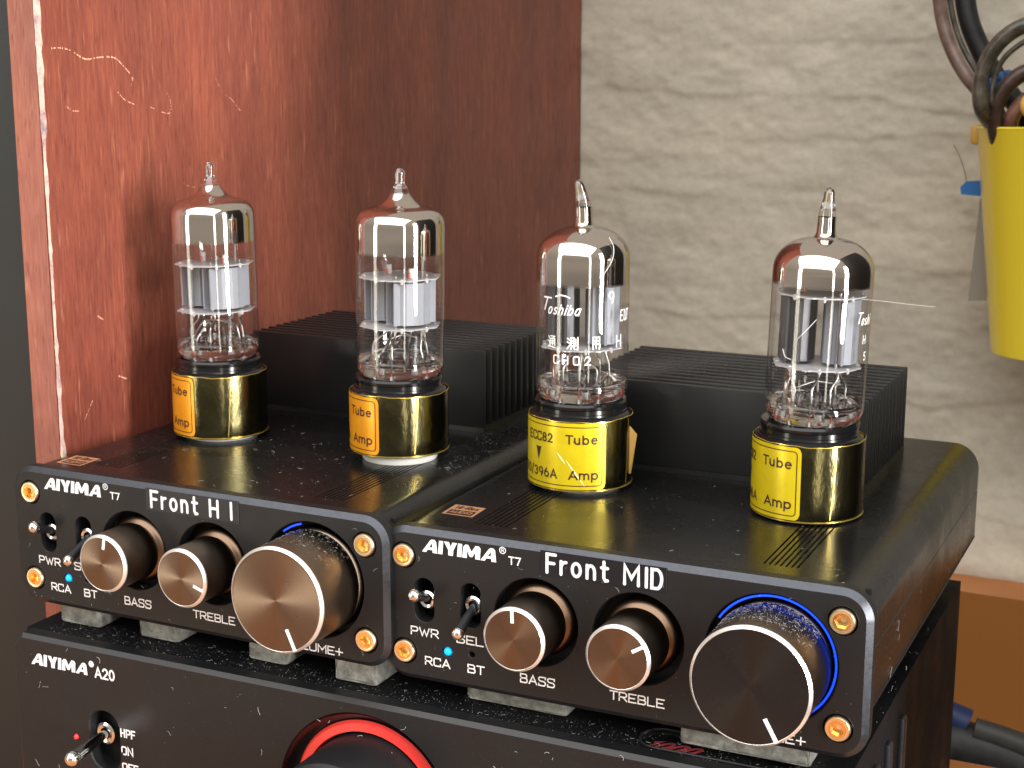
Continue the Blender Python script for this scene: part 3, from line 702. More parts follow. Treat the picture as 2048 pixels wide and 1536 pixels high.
    G2 = ribbons('AUDIO', -40.5, 0, 1.5, 4.8, .26, gap=.3, mapf=lambda x, y, z: (x, v0+1.2+z, zz+.06+y*.1)); G2.build('badge_lettering', M_goldprint, b_, 0, fix=False)
    G3 = ribbons('Hi-Res', -40.6, 0, 1.9, 5.0, .3, gap=.25, mapf=lambda x, y, z: (x, v0+4.3+z, zz+.05+y*.1)); G3.build('badge_lettering', M_ink, b_, 0, fix=False)
    # ---- heatsink
    y0, y1 = (62, 104.5) if k == 2 else (74, 113)
    xl, xr = (-33.2, 33.2) if k == 2 else (-35.5, 32.0)
    nf = 12; ht = PH-.3+20.4
    hs = MB().box(xl+7, xr-7, y0+1, y1-1, PH-.2, ht-8).box(xl, xr, y0+.2, y1-.2, PH-.28, PH+1.4).build('heatsink', M_sink, root, 0)
    pitch_ = (y1-y0-1.6)/(nf-1)
    base_f = MB().box(xl, xr, 0, 1.35, PH+1.0, ht, .25).build('fin', M_sink, hs, 30, loc=(0, y0, 0))
    for i in range(1, nf): dup(base_f, parent=hs, loc=(0, y0+i*pitch_, 0))
    # ---- white socket rings under the adapters
    for sx in (-25.1, 25.1):
        t = MB().lathe([(6.2, .0), (8.4, .0), (8.6, .3), (8.6, 1.3), (8.3, 1.6), (6.2, 1.6)], (sx, 45.8, PH-.3), 'z', 56); t.build('white_socket_ring', M_cream, root)
    return root
pre1 = empty('preamplifier', (-95.124, -1.143, 1.567), -0.02041, label='black preamplifier beside the mahogany board, tape label reads Front HI', cat='preamplifier', group='small tube preamplifiers side by side')
pre2 = empty('preamplifier', (0, 0, 0), 0, label='black preamplifier nearest the yellow cup, tape label reads Front MID', cat='preamplifier', group='small tube preamplifiers side by side')
preamp(1, pre1, 'Front HI', (80, -18, -66), None)
preamp(2, pre2, 'Front MID', (92, 32, -61), None)
MW = {1: Matrix.Translation(Vector((-95.124, -1.143, 1.567))) @ Matrix.Rotation(-0.02041, 4, 'Z'), 2: Matrix.Identity(4)}

# ================================================================== TUBE ADAPTERS AND TUBES
def cyl_map(r, az_edge):
    # s (mm, negative = to the left of the sticker's right edge), z
    def f(x, y, z):
        a = R(az_edge)+x/11.35
        rr = r-y*1.0
        return (rr*math.cos(a), rr*math.sin(a), z)
    return f
def adapter(k, sx, edge_deg, camaz, stM, label, z_low, flap=False, seed=1):
    W_ = MW[k] @ Vector((sx, 45.8, PH-.3)); rz = -0.02041 if k == 1 else 0
    e_ = empty('tube_adapter', W_[:], rz, label=label, cat='tube adapter', group='foil wrapped tube adapters')
    zb = z_low; ztp = 16.0
    MB().lathe([(7.5, zb+.3), (10.9, zb+.3), (11.1, zb+.7), (11.1, ztp-.8), (10.9, ztp+.1), (10.55, ztp+.45), (10.3, ztp+.6), (10.1, ztp+.7)], (0, 0, 0), 'z', 72).build('adapter_body', M_rubber, e_, 30)
    MB().lathe([(10.1, ztp+.6), (9.95, ztp+1.1), (9.75, ztp+1.2), (9.7, ztp+2.1), (9.95, ztp+2.3), (10.0, ztp+2.9), (9.7, ztp+3.4), (8.2, ztp+3.5), (7.6, ztp+2.0)], (0, 0, 0), 'z', 72).build('collar', M_rubber, e_, 30)
    # foil sleeve with slightly ragged rim
    rn = random.Random(seed); n = 120; vs = []; fs = []; ph = [rn.uniform(0, 6.28) for _ in range(4)]
    for i in range(n):
        a = 2*math.pi*i/n; w_ = .10*math.sin(3*a+ph[0])+.07*math.sin(7*a+ph[1])+.05*math.sin(17*a+ph[2]); rr = 11.22+.05*math.sin(5*a+ph[3])+.03*math.sin(13*a)
        for z, dr in ((zb+.55, -.02), (zb+.62, .02), (zb+4, 0), (zb+9, .03), (ztp-.6+w_, 0), (ztp+.02+w_, -.05)):
            vs.append(((rr+dr)*math.cos(a), (rr+dr)*math.sin(a), z))
    for i in range(n):
        j = (i+1) % n
        for q in range(5): fs.append((i*6+q, j*6+q, j*6+q+1, i*6+q+1))
    sl = MB().add(vs, fs).build('foil_sleeve', M_foil, e_, 60)
    t = MB(); t.lathe([(11.24, zb+.50), (11.36, zb+.55), (11.36, zb+.78), (11.25, zb+.82)], (0, 0, 0), 'z', 96)
    t.build('sleeve_bottom_edge', M_foile, sl, 60)
    t = MB(); pts = []
    for i in range(n+1):
        a = 2*math.pi*i/n; w_ = .10*math.sin(3*a+ph[0])+.07*math.sin(7*a+ph[1])+.05*math.sin(17*a+ph[2]); pts.append((11.22*math.cos(a), 11.22*math.sin(a), ztp+.05+w_))
    t.tube(pts, .11, 5, False); t.build('sleeve_top_edge', M_foile, sl, 60)
    # sticker
    az = camaz+edge_deg; f = cyl_map(11.40, az); f2 = cyl_map(11.43, az)
    H0, H1 = zb+1.0, ztp-.15; wdt = 27.0
    lo = rrect(-wdt, 0, H0, H1, 1.2, 6)
    # dense strip grid clipped by rounded ends
    def band(x0, x1, z0, z1, r, step=.5):
        t = MB(); m = int((x1-x0)/step); vs = []
        for i in range(m+1):
            x = x0+(x1-x0)*i/m; d = min(x-x0, x1-x); ins = 0
            if d < r: ins = r-math.sqrt(max(0, r*r-(r-d)**2))
            vs += [(x, 0, z0+ins), (x, 0, z1-ins)]
        t.add(vs, [(2*i, 2*i+2, 2*i+3, 2*i+1) for i in range(m)]); return t
    t = band(-wdt, 0, H0, H1, 1.2, .3); t.v = [f(*v) for v in t.v]; st_ = t.build('sticker', stM, e_, 60, fix=False)
    # printed frame line
    fr = rrect(-wdt+.7, -.75, H0+.75, H1-.75, .9, 6); P = []
    for i in range(len(fr)):
        a, b = Vector(fr[i]), Vector(fr[(i+1) % len(fr)]); m = max(1, int((b-a).length/.6)); P += [a+(b-a)*q/m for q in range(m)]
    Pin = inset([tuple(p) for p in P], .20); n2 = len(P)
    t = MB().add([f2(p[0], 0, p[1]) for p in P]+[f2(p[0], 0, p[1]) for p in Pin], [(i, (i+1) % n2, n2+(i+1) % n2, n2+i) for i in range(n2)])
    t.build('printed_frame', M_ink, st_, 0, fix=False)
    for txt, x1, z, h, wd in (('Tube', -1.7, H1-4.35, 1.75, 6.9), ('ECC82', -11.7, H1-4.35, 1.75, 7.4), ('Amp', -1.5, H0+2.35, 1.75, 6.4), ('5670/396A', -10.6, H0+2.35, 1.75, 14.2)):
        ribbons(txt, x1-wd, z, h, wd, .33, gap=.40, mapf=f2).build('sticker_lettering', M_ink, st_, 0, fix=False)
    tx = -15.6 if True else 0
    MB().add([f2(tx-.85, 0, H0+8.6), f2(tx+.85, 0, H0+8.6), f2(tx, 0, H0+5.6)], [(0, 1, 2)]).build('printed_arrow', M_ink, st_, 0, fix=False)
    if flap:
        for a_, b_2 in (((-8.6, 6.4), (-4.6, .9)), ((-10.6, 8.0), (-8.8, 5.6))):
            m = 8; vs = []
            for q in range(m+1):
                x = a_[0]+(b_2[0]-a_[0])*q/m; z = H0+a_[1]+(b_2[1]-a_[1])*q/m; wv = .22*math.sin(math.pi*(q+.4)/(m+.8))
                vs += [cyl_map(11.46, az)(x-wv, 0, z), cyl_map(11.46, az)(x+wv, 0, z)]
            MB().add(vs, [(2*q, 2*q+1, 2*q+3, 2*q+2) for q in range(m)]).build('sticker_crease_highlight', M_crease, st_, 0, fix=False)
    # clear tape wrapped over the sleeve: a raised seam line
    az2 = az+ (30 if k == 2 else 40)
    t = MB(); zz = [H0+.2, H0+4, H0+8, H1]; vs = []
    for i, z in enumerate(zz):
        for dd in (0, .018): vs.append(((11.36+.05)*math.cos(R(az2+i*1.5)+dd), (11.36+.05)*math.sin(R(az2+i*1.5)+dd), z))
    t.add(vs, [(2*i, 2*i+1, 2*i+3, 2*i+2) for i in range(3)]); t.build('tape_seam', M_foile, sl, 0, fix=False)
    if flap:
        a = R(camaz+78); d = Vector((math.cos(a), math.sin(a), 0)); s_ = Vector((-d.y, d.x, 0))
        b0 = d*11.1+s_*-1.6
        V = [b0+Vector((0, 0, 13.8)), b0+d*1.5+s_*.5+Vector((0, 0, 11.9)), b0+d*.9+s_*.2+Vector((0, 0, 7.0)), b0+d*.4+Vector((0, 0, 3.4)), b0+Vector((0, 0, 3.2))]
        t = MB().add([tuple(v) for v in V]+[tuple(v+s_*.08) for v in V], [(0, 1, 2, 3, 4), (9, 8, 7, 6, 5)]+[(i, (i+1) % 5, 5+(i+1) % 5, 5+i) for i in range(5)]); t.build('loose_film_flap', M_kapton, e_, 0)
    return e_
grp = 'foil wrapped tube adapters'
adapter(1, -25.1, -33, -52.6, M_org, 'gold foil tube adapter with reflection-tinted yellow sticker, nearest the mahogany board', .7, seed=1)
adapter(1, 25.1, -24, -59.3, M_org, 'gold foil tube adapter with reflection-tinted yellow sticker, above the large knob of Front HI', 1.9, seed=2)
adapter(2, -25.1, 28, -67.4, M_yel, 'tube adapter with wide yellow sticker showing ECC82 and a loose film flap', .5, True, seed=3)
adapter(2, 25.1, -6.6, -76.0, M_yel, 'gold foil tube adapter with yellow sticker, at the right end of Front MID', .0, seed=4)

def vacuum_tube(k, sx, camaz, style, label, tip_bend, an_az, zmt, lean=(0, 0)):
    W_ = MW[k] @ Vector((sx, 45.8, PH-.3)); rz = -0.02041 if k == 1 else 0
    e_ = empty('vacuum_tube', W_[:], rz, label=label, cat='vacuum tube', group='glass vacuum tubes in a row')
    e_.rotation_euler = (R(lean[0]), R(lean[1]), rz)
    r = 9.95
    low = [(7.0, 19.0), (8.3, 19.3), (9.2, 20.0), (9.75, 20.9), (r, 22.2)]
    if style == 'round':
        topp = [(r, 49.5)]+[(2.4+(r-2.4)*math.cos(R(a)), 49.6+6.4*math.sin(R(a))) for a in range(5, 86, 8)]+[(2.3, 56.2), (1.95, 57.0), (1.85, 58.5), (1.8, 60.2), (1.62, 61.5), (1.35, 62.8), (1.15, 64.0), (1.1, 64.9), (.8, 65.6), (.35, 65.9), (0, 66)]
        top_s = 60.3
    else:
        topp = [(r, 52.8), (r-.1, 53.8), (r-.38, 54.8), (r-.95, 55.7), (r-1.9, 56.4), (6.9, 56.85), (5.6, 57.2), (4.4, 57.7), (3.3, 58.5), (2.5, 59.5), (2.1, 60.2), (1.7, 61.3), (1.3, 61.9), (1.05, 62.4), (1.05, 63.2), (1.15, 64.2), (1.05, 65.0), (.6, 65.5), (0, 65.7)]
        top_s = 60.6
    def bend(v):
        x, y, z = v
        if z > 58: q = min(1, (z-58)/7.5); s_ = q*q*tip_bend; x += s_*(-math.sin(R(camaz)))*-1; y += s_*math.cos(R(camaz))*-1
        return (x, y, z)
    t = MB().lathe(low+topp, (0, 0, 0), 'z', 96); t.v = [bend(v) for v in t.v]; env = t.build('glass_envelope', M_glass, e_, 80)
    t = MB().lathe([(p-.75, z) for p, z in low[1:]+[(r, 44.5)]], (0, 0, 0), 'z', 72); t.build('glass_inner_wall', M_gin, env, 80)
    # getter mirror
    zl = (47.4 if sx > 0 else 44.8) if style == 'round' else 47.6
    gm = getter('getter_mirror_'+str(k)+('a' if sx < 0 else 'b'), zl)
    prof = [(r-.12, zl-.6), (r-.12, zl+2), (r-.12, 49.5 if style == 'round' else 52.2)]+[(max(p-.12, .2), z-.08) for p, z in topp[1:] if z < top_s and z > 49.6]
    t = MB().lathe(prof, (0, 0, 0), 'z', 96); t.v = [bend(v) for v in t.v]; t.build('getter_mirror', gm, e_, 80)
    # solid glass tip
    tp_ = [(p, z) for p, z in topp if z > top_s]; tp_ = [(max(.01, p-.1), z-.05) for p, z in tp_]
    t = MB().lathe([(0, tp_[0][1])]+tp_, (0, 0, 0), 'z', 40); t.v = [bend(v) for v in t.v]; t.build('glass_tip', M_solid, e_, 80)
    # button base
    t = MB().lathe([(0, 18.9), (6.9, 18.9), (8.3, 19.25), (9.2, 20.0), (9.6, 21.2), (9.7, 23.0), (9.35, 23.4), (8.9, 22.6), (8.0, 21.9), (0, 21.5)], (0, 0, 0), 'z', 64); t.build('glass_button', M_solid, e_, 60)
    rn = random.Random(int(sx+k*10))
    zmb = 30.6
    # pins with beads, wires
    for i in range(9):
        a = R(360*i/10+20+an_az); px, py = 5.95*math.cos(a), 5.95*math.sin(a)
        MB().tube([(px, py, 15), (px, py, 20.6)], .5, 8).build('pin', M_steel, e_, 60)
        MB().tube([(px, py, 19.4), (px*1.02, py*1.02, 22.2)], .15, 8).build('copper_seal', M_copper, e_, 60)
        t = MB().ball((px, py, 22.5), .98, 8, 1.25); t.build('glass_bead', M_solid, e_, 80)
        b = a+rn.uniform(-.5, .5); q = rn.uniform(3.0, 6.4)
        if style == 'round': mid = (px*1.0, py*1.0, 26.5)
        else: mid = (px*rn.uniform(.5, 1.1), py*rn.uniform(.5, 1.1), 26+rn.uniform(-1, 1))
        MB().tube(smoothpath([(px, py, 21.5), (px*1.03, py*1.03, 24.0), mid, (q*math.cos(b), q*math.sin(b), 28.7), (q*math.cos(b), q*math.sin(b), 30.8)], 4), .24, 6).build('lead_wire', M_steel, e_, 60)
    for i in range(3 if style != 'round' else 1):
        a = rn.uniform(0, 6.28); z = 26.5+i*1.0
        MB().tube([(5*math.cos(a), 5*math.sin(a), z), (0+rn.uniform(-1, 1), rn.uniform(-1, 1), z+.6), (-4.5*math.cos(a+.4), -4.5*math.sin(a+.4), z-.4)], .22, 6).build('lead_wire', M_steel, e_, 60)
    # mica spacers
    for zz in (zmt, zmb):
        n = 96; lp = []
        for i in range(n):
            a = 2*math.pi*i/n; s_ = math.cos(8*a); rr = 8.75+(.45 if s_ > .55 else 0); rr -= .35*max(0, math.cos(2*(a-R(an_az))))**6; lp.append((rr*math.cos(a), rr*math.sin(a)))
        t = MB().prism(lp, 0, .28); t.v = [(x, z, zz+y) for x, y, z in t.v]; sp_ = t.build('mica_spacer', M_mica, e_, 0)
        for i in range(8):
            a = R(45*i+12+an_az); MB().lathe([(0, -.9), (.32, -.55), (.5, 0), (.3, .35), (0, .5)], (7.9*math.cos(a), 7.9*math.sin(a), zz), 'z', 10).build('mica_clip', M_micaedge, sp_, 60)
    # anodes
    ax, ay = math.cos(R(an_az)), math.sin(R(an_az))
    for sgn, am in ((-1, M_anoded if style == 'round' else M_anode), (1, M_anode)):
        c0 = (4.25*sgn*ax, 4.25*sgn*ay)
        prof = [(-2.6, -1.2), (-2.2, -2.6), (-1.2, -3.3), (-1.2, -4.6), (-.9, -4.6), (-.9, -3.3), (.9, -3.3), (.9, -4.6), (1.2, -4.6), (1.2, -3.3), (2.2, -2.6), (2.6, -1.2), (2.9, -.6), (2.9, .6), (2.6, 1.2), (2.2, 2.6), (1.2, 3.3), (1.2, 4.6), (.9, 4.6), (.9, 3.3), (-.9, 3.3), (-.9, 4.6), (-1.2, 4.6), (-1.2, 3.3), (-2.2, 2.6), (-2.6, 1.2), (-2.9, .6), (-2.9, -.6)]
        P = [(c0[0]+1.24*(u*ax-v*ay), c0[1]+1.24*(u*ay+v*ax)) for u, v in prof]
        t = MB().prism(P, zmb+1.0, zmt-.5); t.v = [(x, z, y) for x, y, z in t.v]; an = t.build('anode_plate', am, e_, 0)
        for q in (.28, .72):
            zc = zmb+(zmt-zmb)*q
            for uu, vv, du, dv in ((-1.2, -3.0, .0, .05),):
                for side in (-1, 1):
                    w0 = [(c0[0]+(u*ax-v*ay), c0[1]+(u*ay+v*ax)) for u, v in ((-.3, side*4.15), (.3, side*4.15))]
                    MB().add([(w0[0][0], w0[0][1], zc-.9), (w0[1][0], w0[1][1], zc-.9), (w0[1][0], w0[1][1], zc+.9), (w0[0][0], w0[0][1], zc+.9)], [(0, 1, 2, 3)]).build('anode_slot', M_slot, an, 0, fix=False)
        MB().tube([(c0[0], c0[1], zmt), (c0[0], c0[1], zmt+2.3)], .62, 10).build('cathode_end', M_micaedge, e_, 60)
        MB().tube([(c0[0]+.9*ax+1.2*ay, c0[1]+.9*ay-1.2*ax, zmt), (c0[0]+.9*ax+1.2*ay, c0[1]+.9*ay-1.2*ax, zmt+1.6)], .3, 8).build('grid_post', M_copper, e_, 60)
        for vv in (-4.2, 4.2):
            MB().tube([(c0[0]-vv*ay, c0[1]+vv*ax, zmb-.8), (c0[0]-vv*ay, c0[1]+vv*ax, zmt+.9)], .3, 8).build('grid_rod', M_steel, e_, 60)
    a = R(camaz+48); MB().tube([(6.6*math.cos(a), 6.6*math.sin(a), zmt), (6.6*math.cos(a), 6.6*math.sin(a), zmt+6.5)], .22, 6).build('getter_wire', M_steel, e_, 60)
    return e_, env
t1, _ = vacuum_tube(1, -25.1, -52.6, 'cone', 'glass tube with pointed shoulder, nearest the mahogany board', 0, -16, 41.7, (0, -.5))
t2, _ = vacuum_tube(1, 25.1, -59.3, 'cone', 'glass tube with pointed shoulder, above the large knob of Front HI', 0.0, -24, 41.5, (0, .9))
t3, e3 = vacuum_tube(2, -25.1, -67.4, 'round', 'round shouldered glass tube with bent tip and white etched characters', 1.25, 16, 44.7, (0, .3))
t4, e4 = vacuum_tube(2, 25.1, -76.0, 'round', 'round shouldered glass tube at the right end, in front of a heatsink', -.2, 6, 44.9, (-.5, 1.6))
# etched characters on the third tube (and a trace on the fourth)
def etched(env, camaz, items):
    for txt, ang, z, h, wd, th, sh in items:
        def f(x, y, zz, ang=ang): a = R(camaz+ang)+x/10.0; return (10.02*math.cos(a), 10.02*math.sin(a), zz)
        ribbons(txt, 0, z, h, wd, th, gap=h*.2, shear=sh, mapf=f).build('etched_lettering', M_etch, env, 0, fix=False)
G['ts'] = (.9, [])
G['~'] = (1.6, [[(0, .1), (.5, .45), (1.1, .3), (1.5, 0)]])
G['J'] = (.9, [[(.0, .9), (.2, .75)], [(0, .6), (.18, .5)], [(0, .05), (.2, .35)], [(.3, .95), (.3, .3), (.55, .3), (.55, .95), (.3, .95)], [(.3, .7), (.55, .7)], [(.3, .5), (.55, .5)], [(.36, .25), (.28, 0)], [(.5, .25), (.6, 0)], [(.68, .85), (.68, .3)], [(.84, 1), (.84, 0), (.74, .02)]])
G['K'] = (.9, [[(.1, 0), (.1, 1), (.75, 1), (.75, 0)], [(.1, .7), (.75, .7)], [(.1, .42), (.75, .42)], [(.42, 1), (.42, .1)]])
G['Q'] = (.9, [[(.1, .95), (.22, .75)], [(0, .55), (.22, .55), (.2, .2), (.05, .05)], [(.15, .12), (.85, .02)], [(.35, .95), (.8, .95), (.6, .8)], [(.35, .75), (.35, .2)], [(.35, .75), (.8, .75), (.8, .2)], [(.35, .55), (.8, .55)], [(.35, .38), (.8, .38)], [(.58, .8), (.58, .2)]])
etched(e3, -67.4, [('T', -58, 39.3, 2.6, 2.2, .34, .35), ('oshiba', -46, 38.6, 2.0, 7.4, .30, .35), ('~', -34, 42.2, 1.1, 3.4, .30, 0), ('Q', -46, 31.4, 2.6, 2.2, .24, 0), ('J', -18, 31.4, 2.6, 2.4, .26, 0), ('K', 12, 31.5, 2.5, 1.9, .26, 0), ('E', 52, 37.0, 2.2, .9, .26, .1), ('U', 60, 37.0, 2.2, .9, .26, .1), ('T', 66, 37.0, 2.2, .9, .26, .1), ('H', 46, 31.6, 2.4, 1.6, .26, 0), ('9', 33, 41.0, 2.4, 1.4, .26, 0), ('C', -36, 28.2, 1.7, 1.3, .26, 0), ('H', -24, 28.2, 1.7, 1.4, .26, 0), ('O', -10, 28.2, 1.7, 1.3, .26, 0), ('2', 4, 28.2, 1.7, 1.2, .26, 0)])
etched(e4, -76.0, [('T', 44, 40.4, 2.0, 1.3, .24, .3), ('oshi', 52, 40.0, 1.8, 3.4, .24, .3), ('H', 58, 36.2, 1.6, 1.0, .22, 0), ('5', 62, 32.8, 1.6, .9, .22, 0)])
# stray hairs on the tubes
for ev, cz, pts in ((e3, -67.4, [(38, 54.5), (42, 52.5), (36, 50), (24, 46.8), (22, 44.9)]), (e4, -76.0, [(-24, 37), (-14, 39), (-4, 41.2)]), (e4, -76.0, [(-42, 34.6), (-38, 33.2), (-30, 32.8)])):
    P = [(10.15*math.cos(R(cz+a)), 10.15*math.sin(R(cz+a)), z) if z < 50 else ((10.15-(z-50)*.35)*math.cos(R(cz+a)), (10.15-(z-50)*.35)*math.sin(R(cz+a)), z) for a, z in pts]
    MB().tube(smoothpath(P, 5), .06, 5).build('stray_hair', M_etch, ev, 0)

MB().tube(smoothpath([(8.9, -4.2, 45.1), (13, -3.5, 45.0), (18, -2.5, 44.7), (22.5, -1.5, 44.5)], 5), .028, 5).build('stray_hair', M_etch, e4, 0)
# ================================================================== GEL PADS
def gelpad(x0, x1, y0, y1, z0, z1, label, seed):
    bm = bmesh.new(); bmesh.ops.create_cube(bm, size=1)
    for v in bm.verts: v.co = Vector((x0+(v.co.x+.5)*(x1-x0), y0+(v.co.y+.5)*(y1-y0), z0+(v.co.z+.5)*(z1-z0)))
    bmesh.ops.bevel(bm, geom=list(bm.edges), offset=.9, segments=2, profile=.6, affect='EDGES'); bmesh.ops.subdivide_edges(bm, edges=list(bm.edges), cuts=3, use_grid_fill=True)
    rn = random.Random(seed)
    for v in bm.verts:
        if z0+.3 < v.co.z < z1-.2: v.co += Vector((rn.uniform(-.09, .09), rn.uniform(-.14, .14), rn.uniform(-.06, .06)))
    bm.verts.ensure_lookup_table(); bmesh.ops.triangulate(bm, faces=bm.faces); t = MB().add([v.co[:] for v in bm.verts], [[v.index for v in f.verts] for f in bm.faces]); bm.free()
    o = t.build('gel_pad', M_pad, None, 50); tag(o, label, 'pad', 'dusty gel pads between the amplifiers'); return o
gelpad(-137.9, -126.4, 5.9, 26, -5.0, 1.55, 'grey gel pad under the corner of Front HI, leftmost of the row', 1)
gelpad(-115.2, -104.6, 5.9, 24, -5.0, 1.55, 'grey gel pad second from the left, below the BASS lettering', 2)
gelpad(-85.4, -75.6, 5.2, 22, -5.0, 1.55, 'grey gel pad under the large knob of Front HI', 3)
gelpad(-62.6, -52.4, 3.4, 24, -5.0, 1.55, 'grey gel pad under the gap between the two preamplifiers', 4)
gelpad(-33.0, -11.0, 6.2, 20, -5.0, .18, 'long dusty gel pad below the left half of Front MID', 5)
gelpad(12.9, 38.0, 4.6, 20, -5.0, .18, 'long dusty gel pad below the large knob of Front MID, over the red lettering', 6)

# ================================================================== LOWER AMPLIFIER
A = empty('amplifier', (0, 0, 0), label='wide black power amplifier at the bottom with a red ring round its knob', cat='amplifier')
XL, XR, ZT, ZB, YF = -143.6, 45.3, -5.0, -60.8, -4.0
out = [(XL, ZB), (XR, ZB), (XR, ZT-2.6), (XR-2.6, ZT), (XL+2.7, ZT), (XL, ZT-2.9)][::1]
fc = inset(out, .9)
hs_ = [rrect(-122.4, -114.2, -33.6, -19.6, 4.0, 10), circ(-51.5, -28, 20.2, 80), circ(-126.6, -27.3, .62, 16)]
t = MB(); hf = [inset(h, -.25) for h in hs_]; loops = [fc]+hf
tri = tessellate_polygon([[Vector((x, z, 0)) for x, z in lp] for lp in loops]); flat = [p for lp in loops for p in lp]
t.add([(x, YF, z) for x, z in flat], tri)
for h, hh in zip(hs_, hf):
    m = len(h); t.add([(x, YF, z) for x, z in hh]+[(x, YF+.3, z) for x, z in h]+[(x, YF+4, z) for x, z in h], [(i, (i+1) % m, m+(i+1) % m, m+i) for i in range(m)]+[(m+i, m+(i+1) % m, 2*m+(i+1) % m, 2*m+i) for i in range(m)])
n = len(out); t.add([(x, YF+.8, z) for x, z in out]+[(x, YF+4, z) for x, z in out], [(i, (i+1) % n, n+(i+1) % n, n+i) for i in range(n)])
afp = t.build('front_panel', M_panel, A, 25)
M_ch2 = mat('soft_chamfer', (0.022, 0.022, 0.023), 0.4, 0.2)
t = MB().add([(x, YF, z) for x, z in fc]+[(x, YF+.8, z) for x, z in out], [(i, (i+1) % n, n+(i+1) % n, n+i) for i in range(n)]); t.build('chamfer', M_ch2, afp, 0)
# case with a recessed badge slot in the lid
t = MB(); slot = rrect(5.0, 36.0, .9, 9.7, 4.3, 12)
lid = [(XL+1, YF+4), (XR, YF+4), (XR, 124), (XL+1, 124)]; lid = [(XL+1, -0.0), (XR, -0.0), (XR, 124), (XL+1, 124)]
tri = tessellate_polygon([[Vector((x, y, 0)) for x, y in lp] for lp in (lid, slot)]); flat = lid+slot
t.add([(x, y, ZT-.05) for x, y in flat], tri)
m = len(slot); t.add([(x, y, ZT-.05) for x, y in slot]+[(x, y, ZT-1.2) for x, y in slot], [(i, (i+1) % m, m+(i+1) % m, m+i) for i in range(m)])
t.add([(x, y, ZT-1.2) for x, y in slot], [tuple(range(m))])
for (xa, ya), (xb, yb) in zip(lid, lid[1:]+lid[:1]): t.add([(xa, ya, ZT-.05), (xb, yb, ZT-.05), (xb, yb, ZB), (xa, ya, ZB)], [(0, 1, 2, 3)])
t.build('case', M_rough, A, 25)
t = MB(); P = slot+[slot[0], slot[1]]; t.tube([(x, y, ZT+.02) for x, y in P], .22, 6, False); t.build('badge_slot_rim', M_ch2, A, 60)
ribbons('1000', 6.0, 0, 3.4, 9.5, .75, gap=.5, shear=.7, mapf=lambda x, y, z: (x, 2.7+z, ZT-1.05-y)).build('red_lettering', M_redfoil, A, 0, fix=False)
# ribs along the right side
rb = MB().box(XR-.2, XR+1.2, 0, 3.0, ZB+2, ZT-7, .5).build('side_rib', M_edge, A, 30, loc=(0, 24, 0))
for y in (36, 50): dup(rb, parent=A, loc=(0, y, 0))
# lettering
logo(-138.2, -11.75, 16.1, 2.75, YF-.03).build('logo_lettering', M_white, afp, 0, fix=False)
t = MB().disc(.72, (-120.9, YF-.03, -8.9), 'y', 20); t.build('registered_mark', M_white, afp, 0, fix=False)
for txt, x, z, h, wd, th in (('A20', -119.9, -11.75, 2.25, 5.4, .42), ('HPF', -113.6, -24.6, 1.75, 3.9, .33), ('ON', -113.6, -28.75, 1.75, 3.1, .33), ('OFF', -113.6, -32.7, 1.75, 4.3, .33)):
    ribbons(txt, x, z, h, wd, th, gap=.35, y=YF-.03).build('lettering', M_white, afp, 0, fix=False)
MB().ball((0, 0, 0), .55, 8).build('indicator_light', M_redled, A, 60, loc=(-126.6, YF+.3, -27.3))
tg = toggle(A, -119.9, -26.0, (-118.2, -26.3), -12.0, 1.35, 'toggle lever pointing straight out'); tg.location.y = YF*S+.001
MB().box(-124, -112, YF+5, YF+5.4, -36, -17).build('switch_plate', M_dark, A, 0)
# big knob with red ring
kn = empty('volume_knob', (-51.5, YF, -28)); kn.parent = A
MB().lathe([(20.1, .4), (19.6, 1.6), (18.4, 2.6), (17.7, 2.9)], (0, 0, 0), 'y', 96).build('dark_recess', M_rubber, kn, 40)
MB().lathe([(17.75, 2.6), (17.2, 1.9), (15.6, 1.7), (15.2, 2.8)], (0, 0, 0), 'y', 96).build('red_ring', M_red, kn, 40)
MB().lathe([(14.9, 3.5), (14.9, -11.6), (14.6, -12.4), (13.9, -12.9), (13.0, -12.7), (0, -12.4)], (0, 0, 0), 'y', 96).build('knob_body', M_panel, kn, 30)

# ================================================================== DUST (nobody could count it)
vx, vy, vz = Vector((1, 0, 0)), Vector((0, 1, 0)), Vector((0, 0, 1))
zt = PH-.3
def on_top(mtx, x0, x1, y0, y1, z):
    def f(a, b): p = mtx @ Vector((x0+a*(x1-x0), y0+b*(y1-y0), z)); return p, vx, vy, vz
    return f
dustset('dust', 'white lint and specks on the lid of Front HI', on_top(MW[1], -40, 42, 6, 60, zt), 46, 420, (.5, 1.6), 11, .032)
dustset('dust', 'dust thick on the lid of Front HI beside the heatsink', on_top(MW[1], 32, 44, 36, 118, zt), 40, 900, (.3, .8), 12, .028)
dustset('dust', 'few white specks on the lid of Front MID', on_top(MW[2], -42, 44, 6, 60, zt), 20, 150, (.4, 1.3), 13, .03)
dustset('dust', 'lint and specks along the lid of the lowest amplifier', on_top(Matrix.Identity(4), -138, 40, -.2, 8.5, ZT+.0), 110, 1500, (.3, 1.2), 14, .03)
dustset('dust', 'lint clinging to the front of the lowest amplifier', lambda a, b: (Vector((-140+a*150, YF-.02, -6-34*b)), vx, vz, -vy), 44, 110, (.5, 2.0), 15, .05)
dustset('dust', 'lint and specks on the front of Front HI', lambda a, b: (MW[1] @ Vector((-46+a*92, -.02, 1.5+29*b*b)), vx, vz, -vy), 26, 90, (.4, 1.2), 16, .03)
dustset('dust', 'lint and specks on the front of Front MID', lambda a, b: (Vector((-46+a*92, -.02, 1.5+29*b)), vx, vz, -vy), 20, 110, (.4, 1.2), 17, .03)
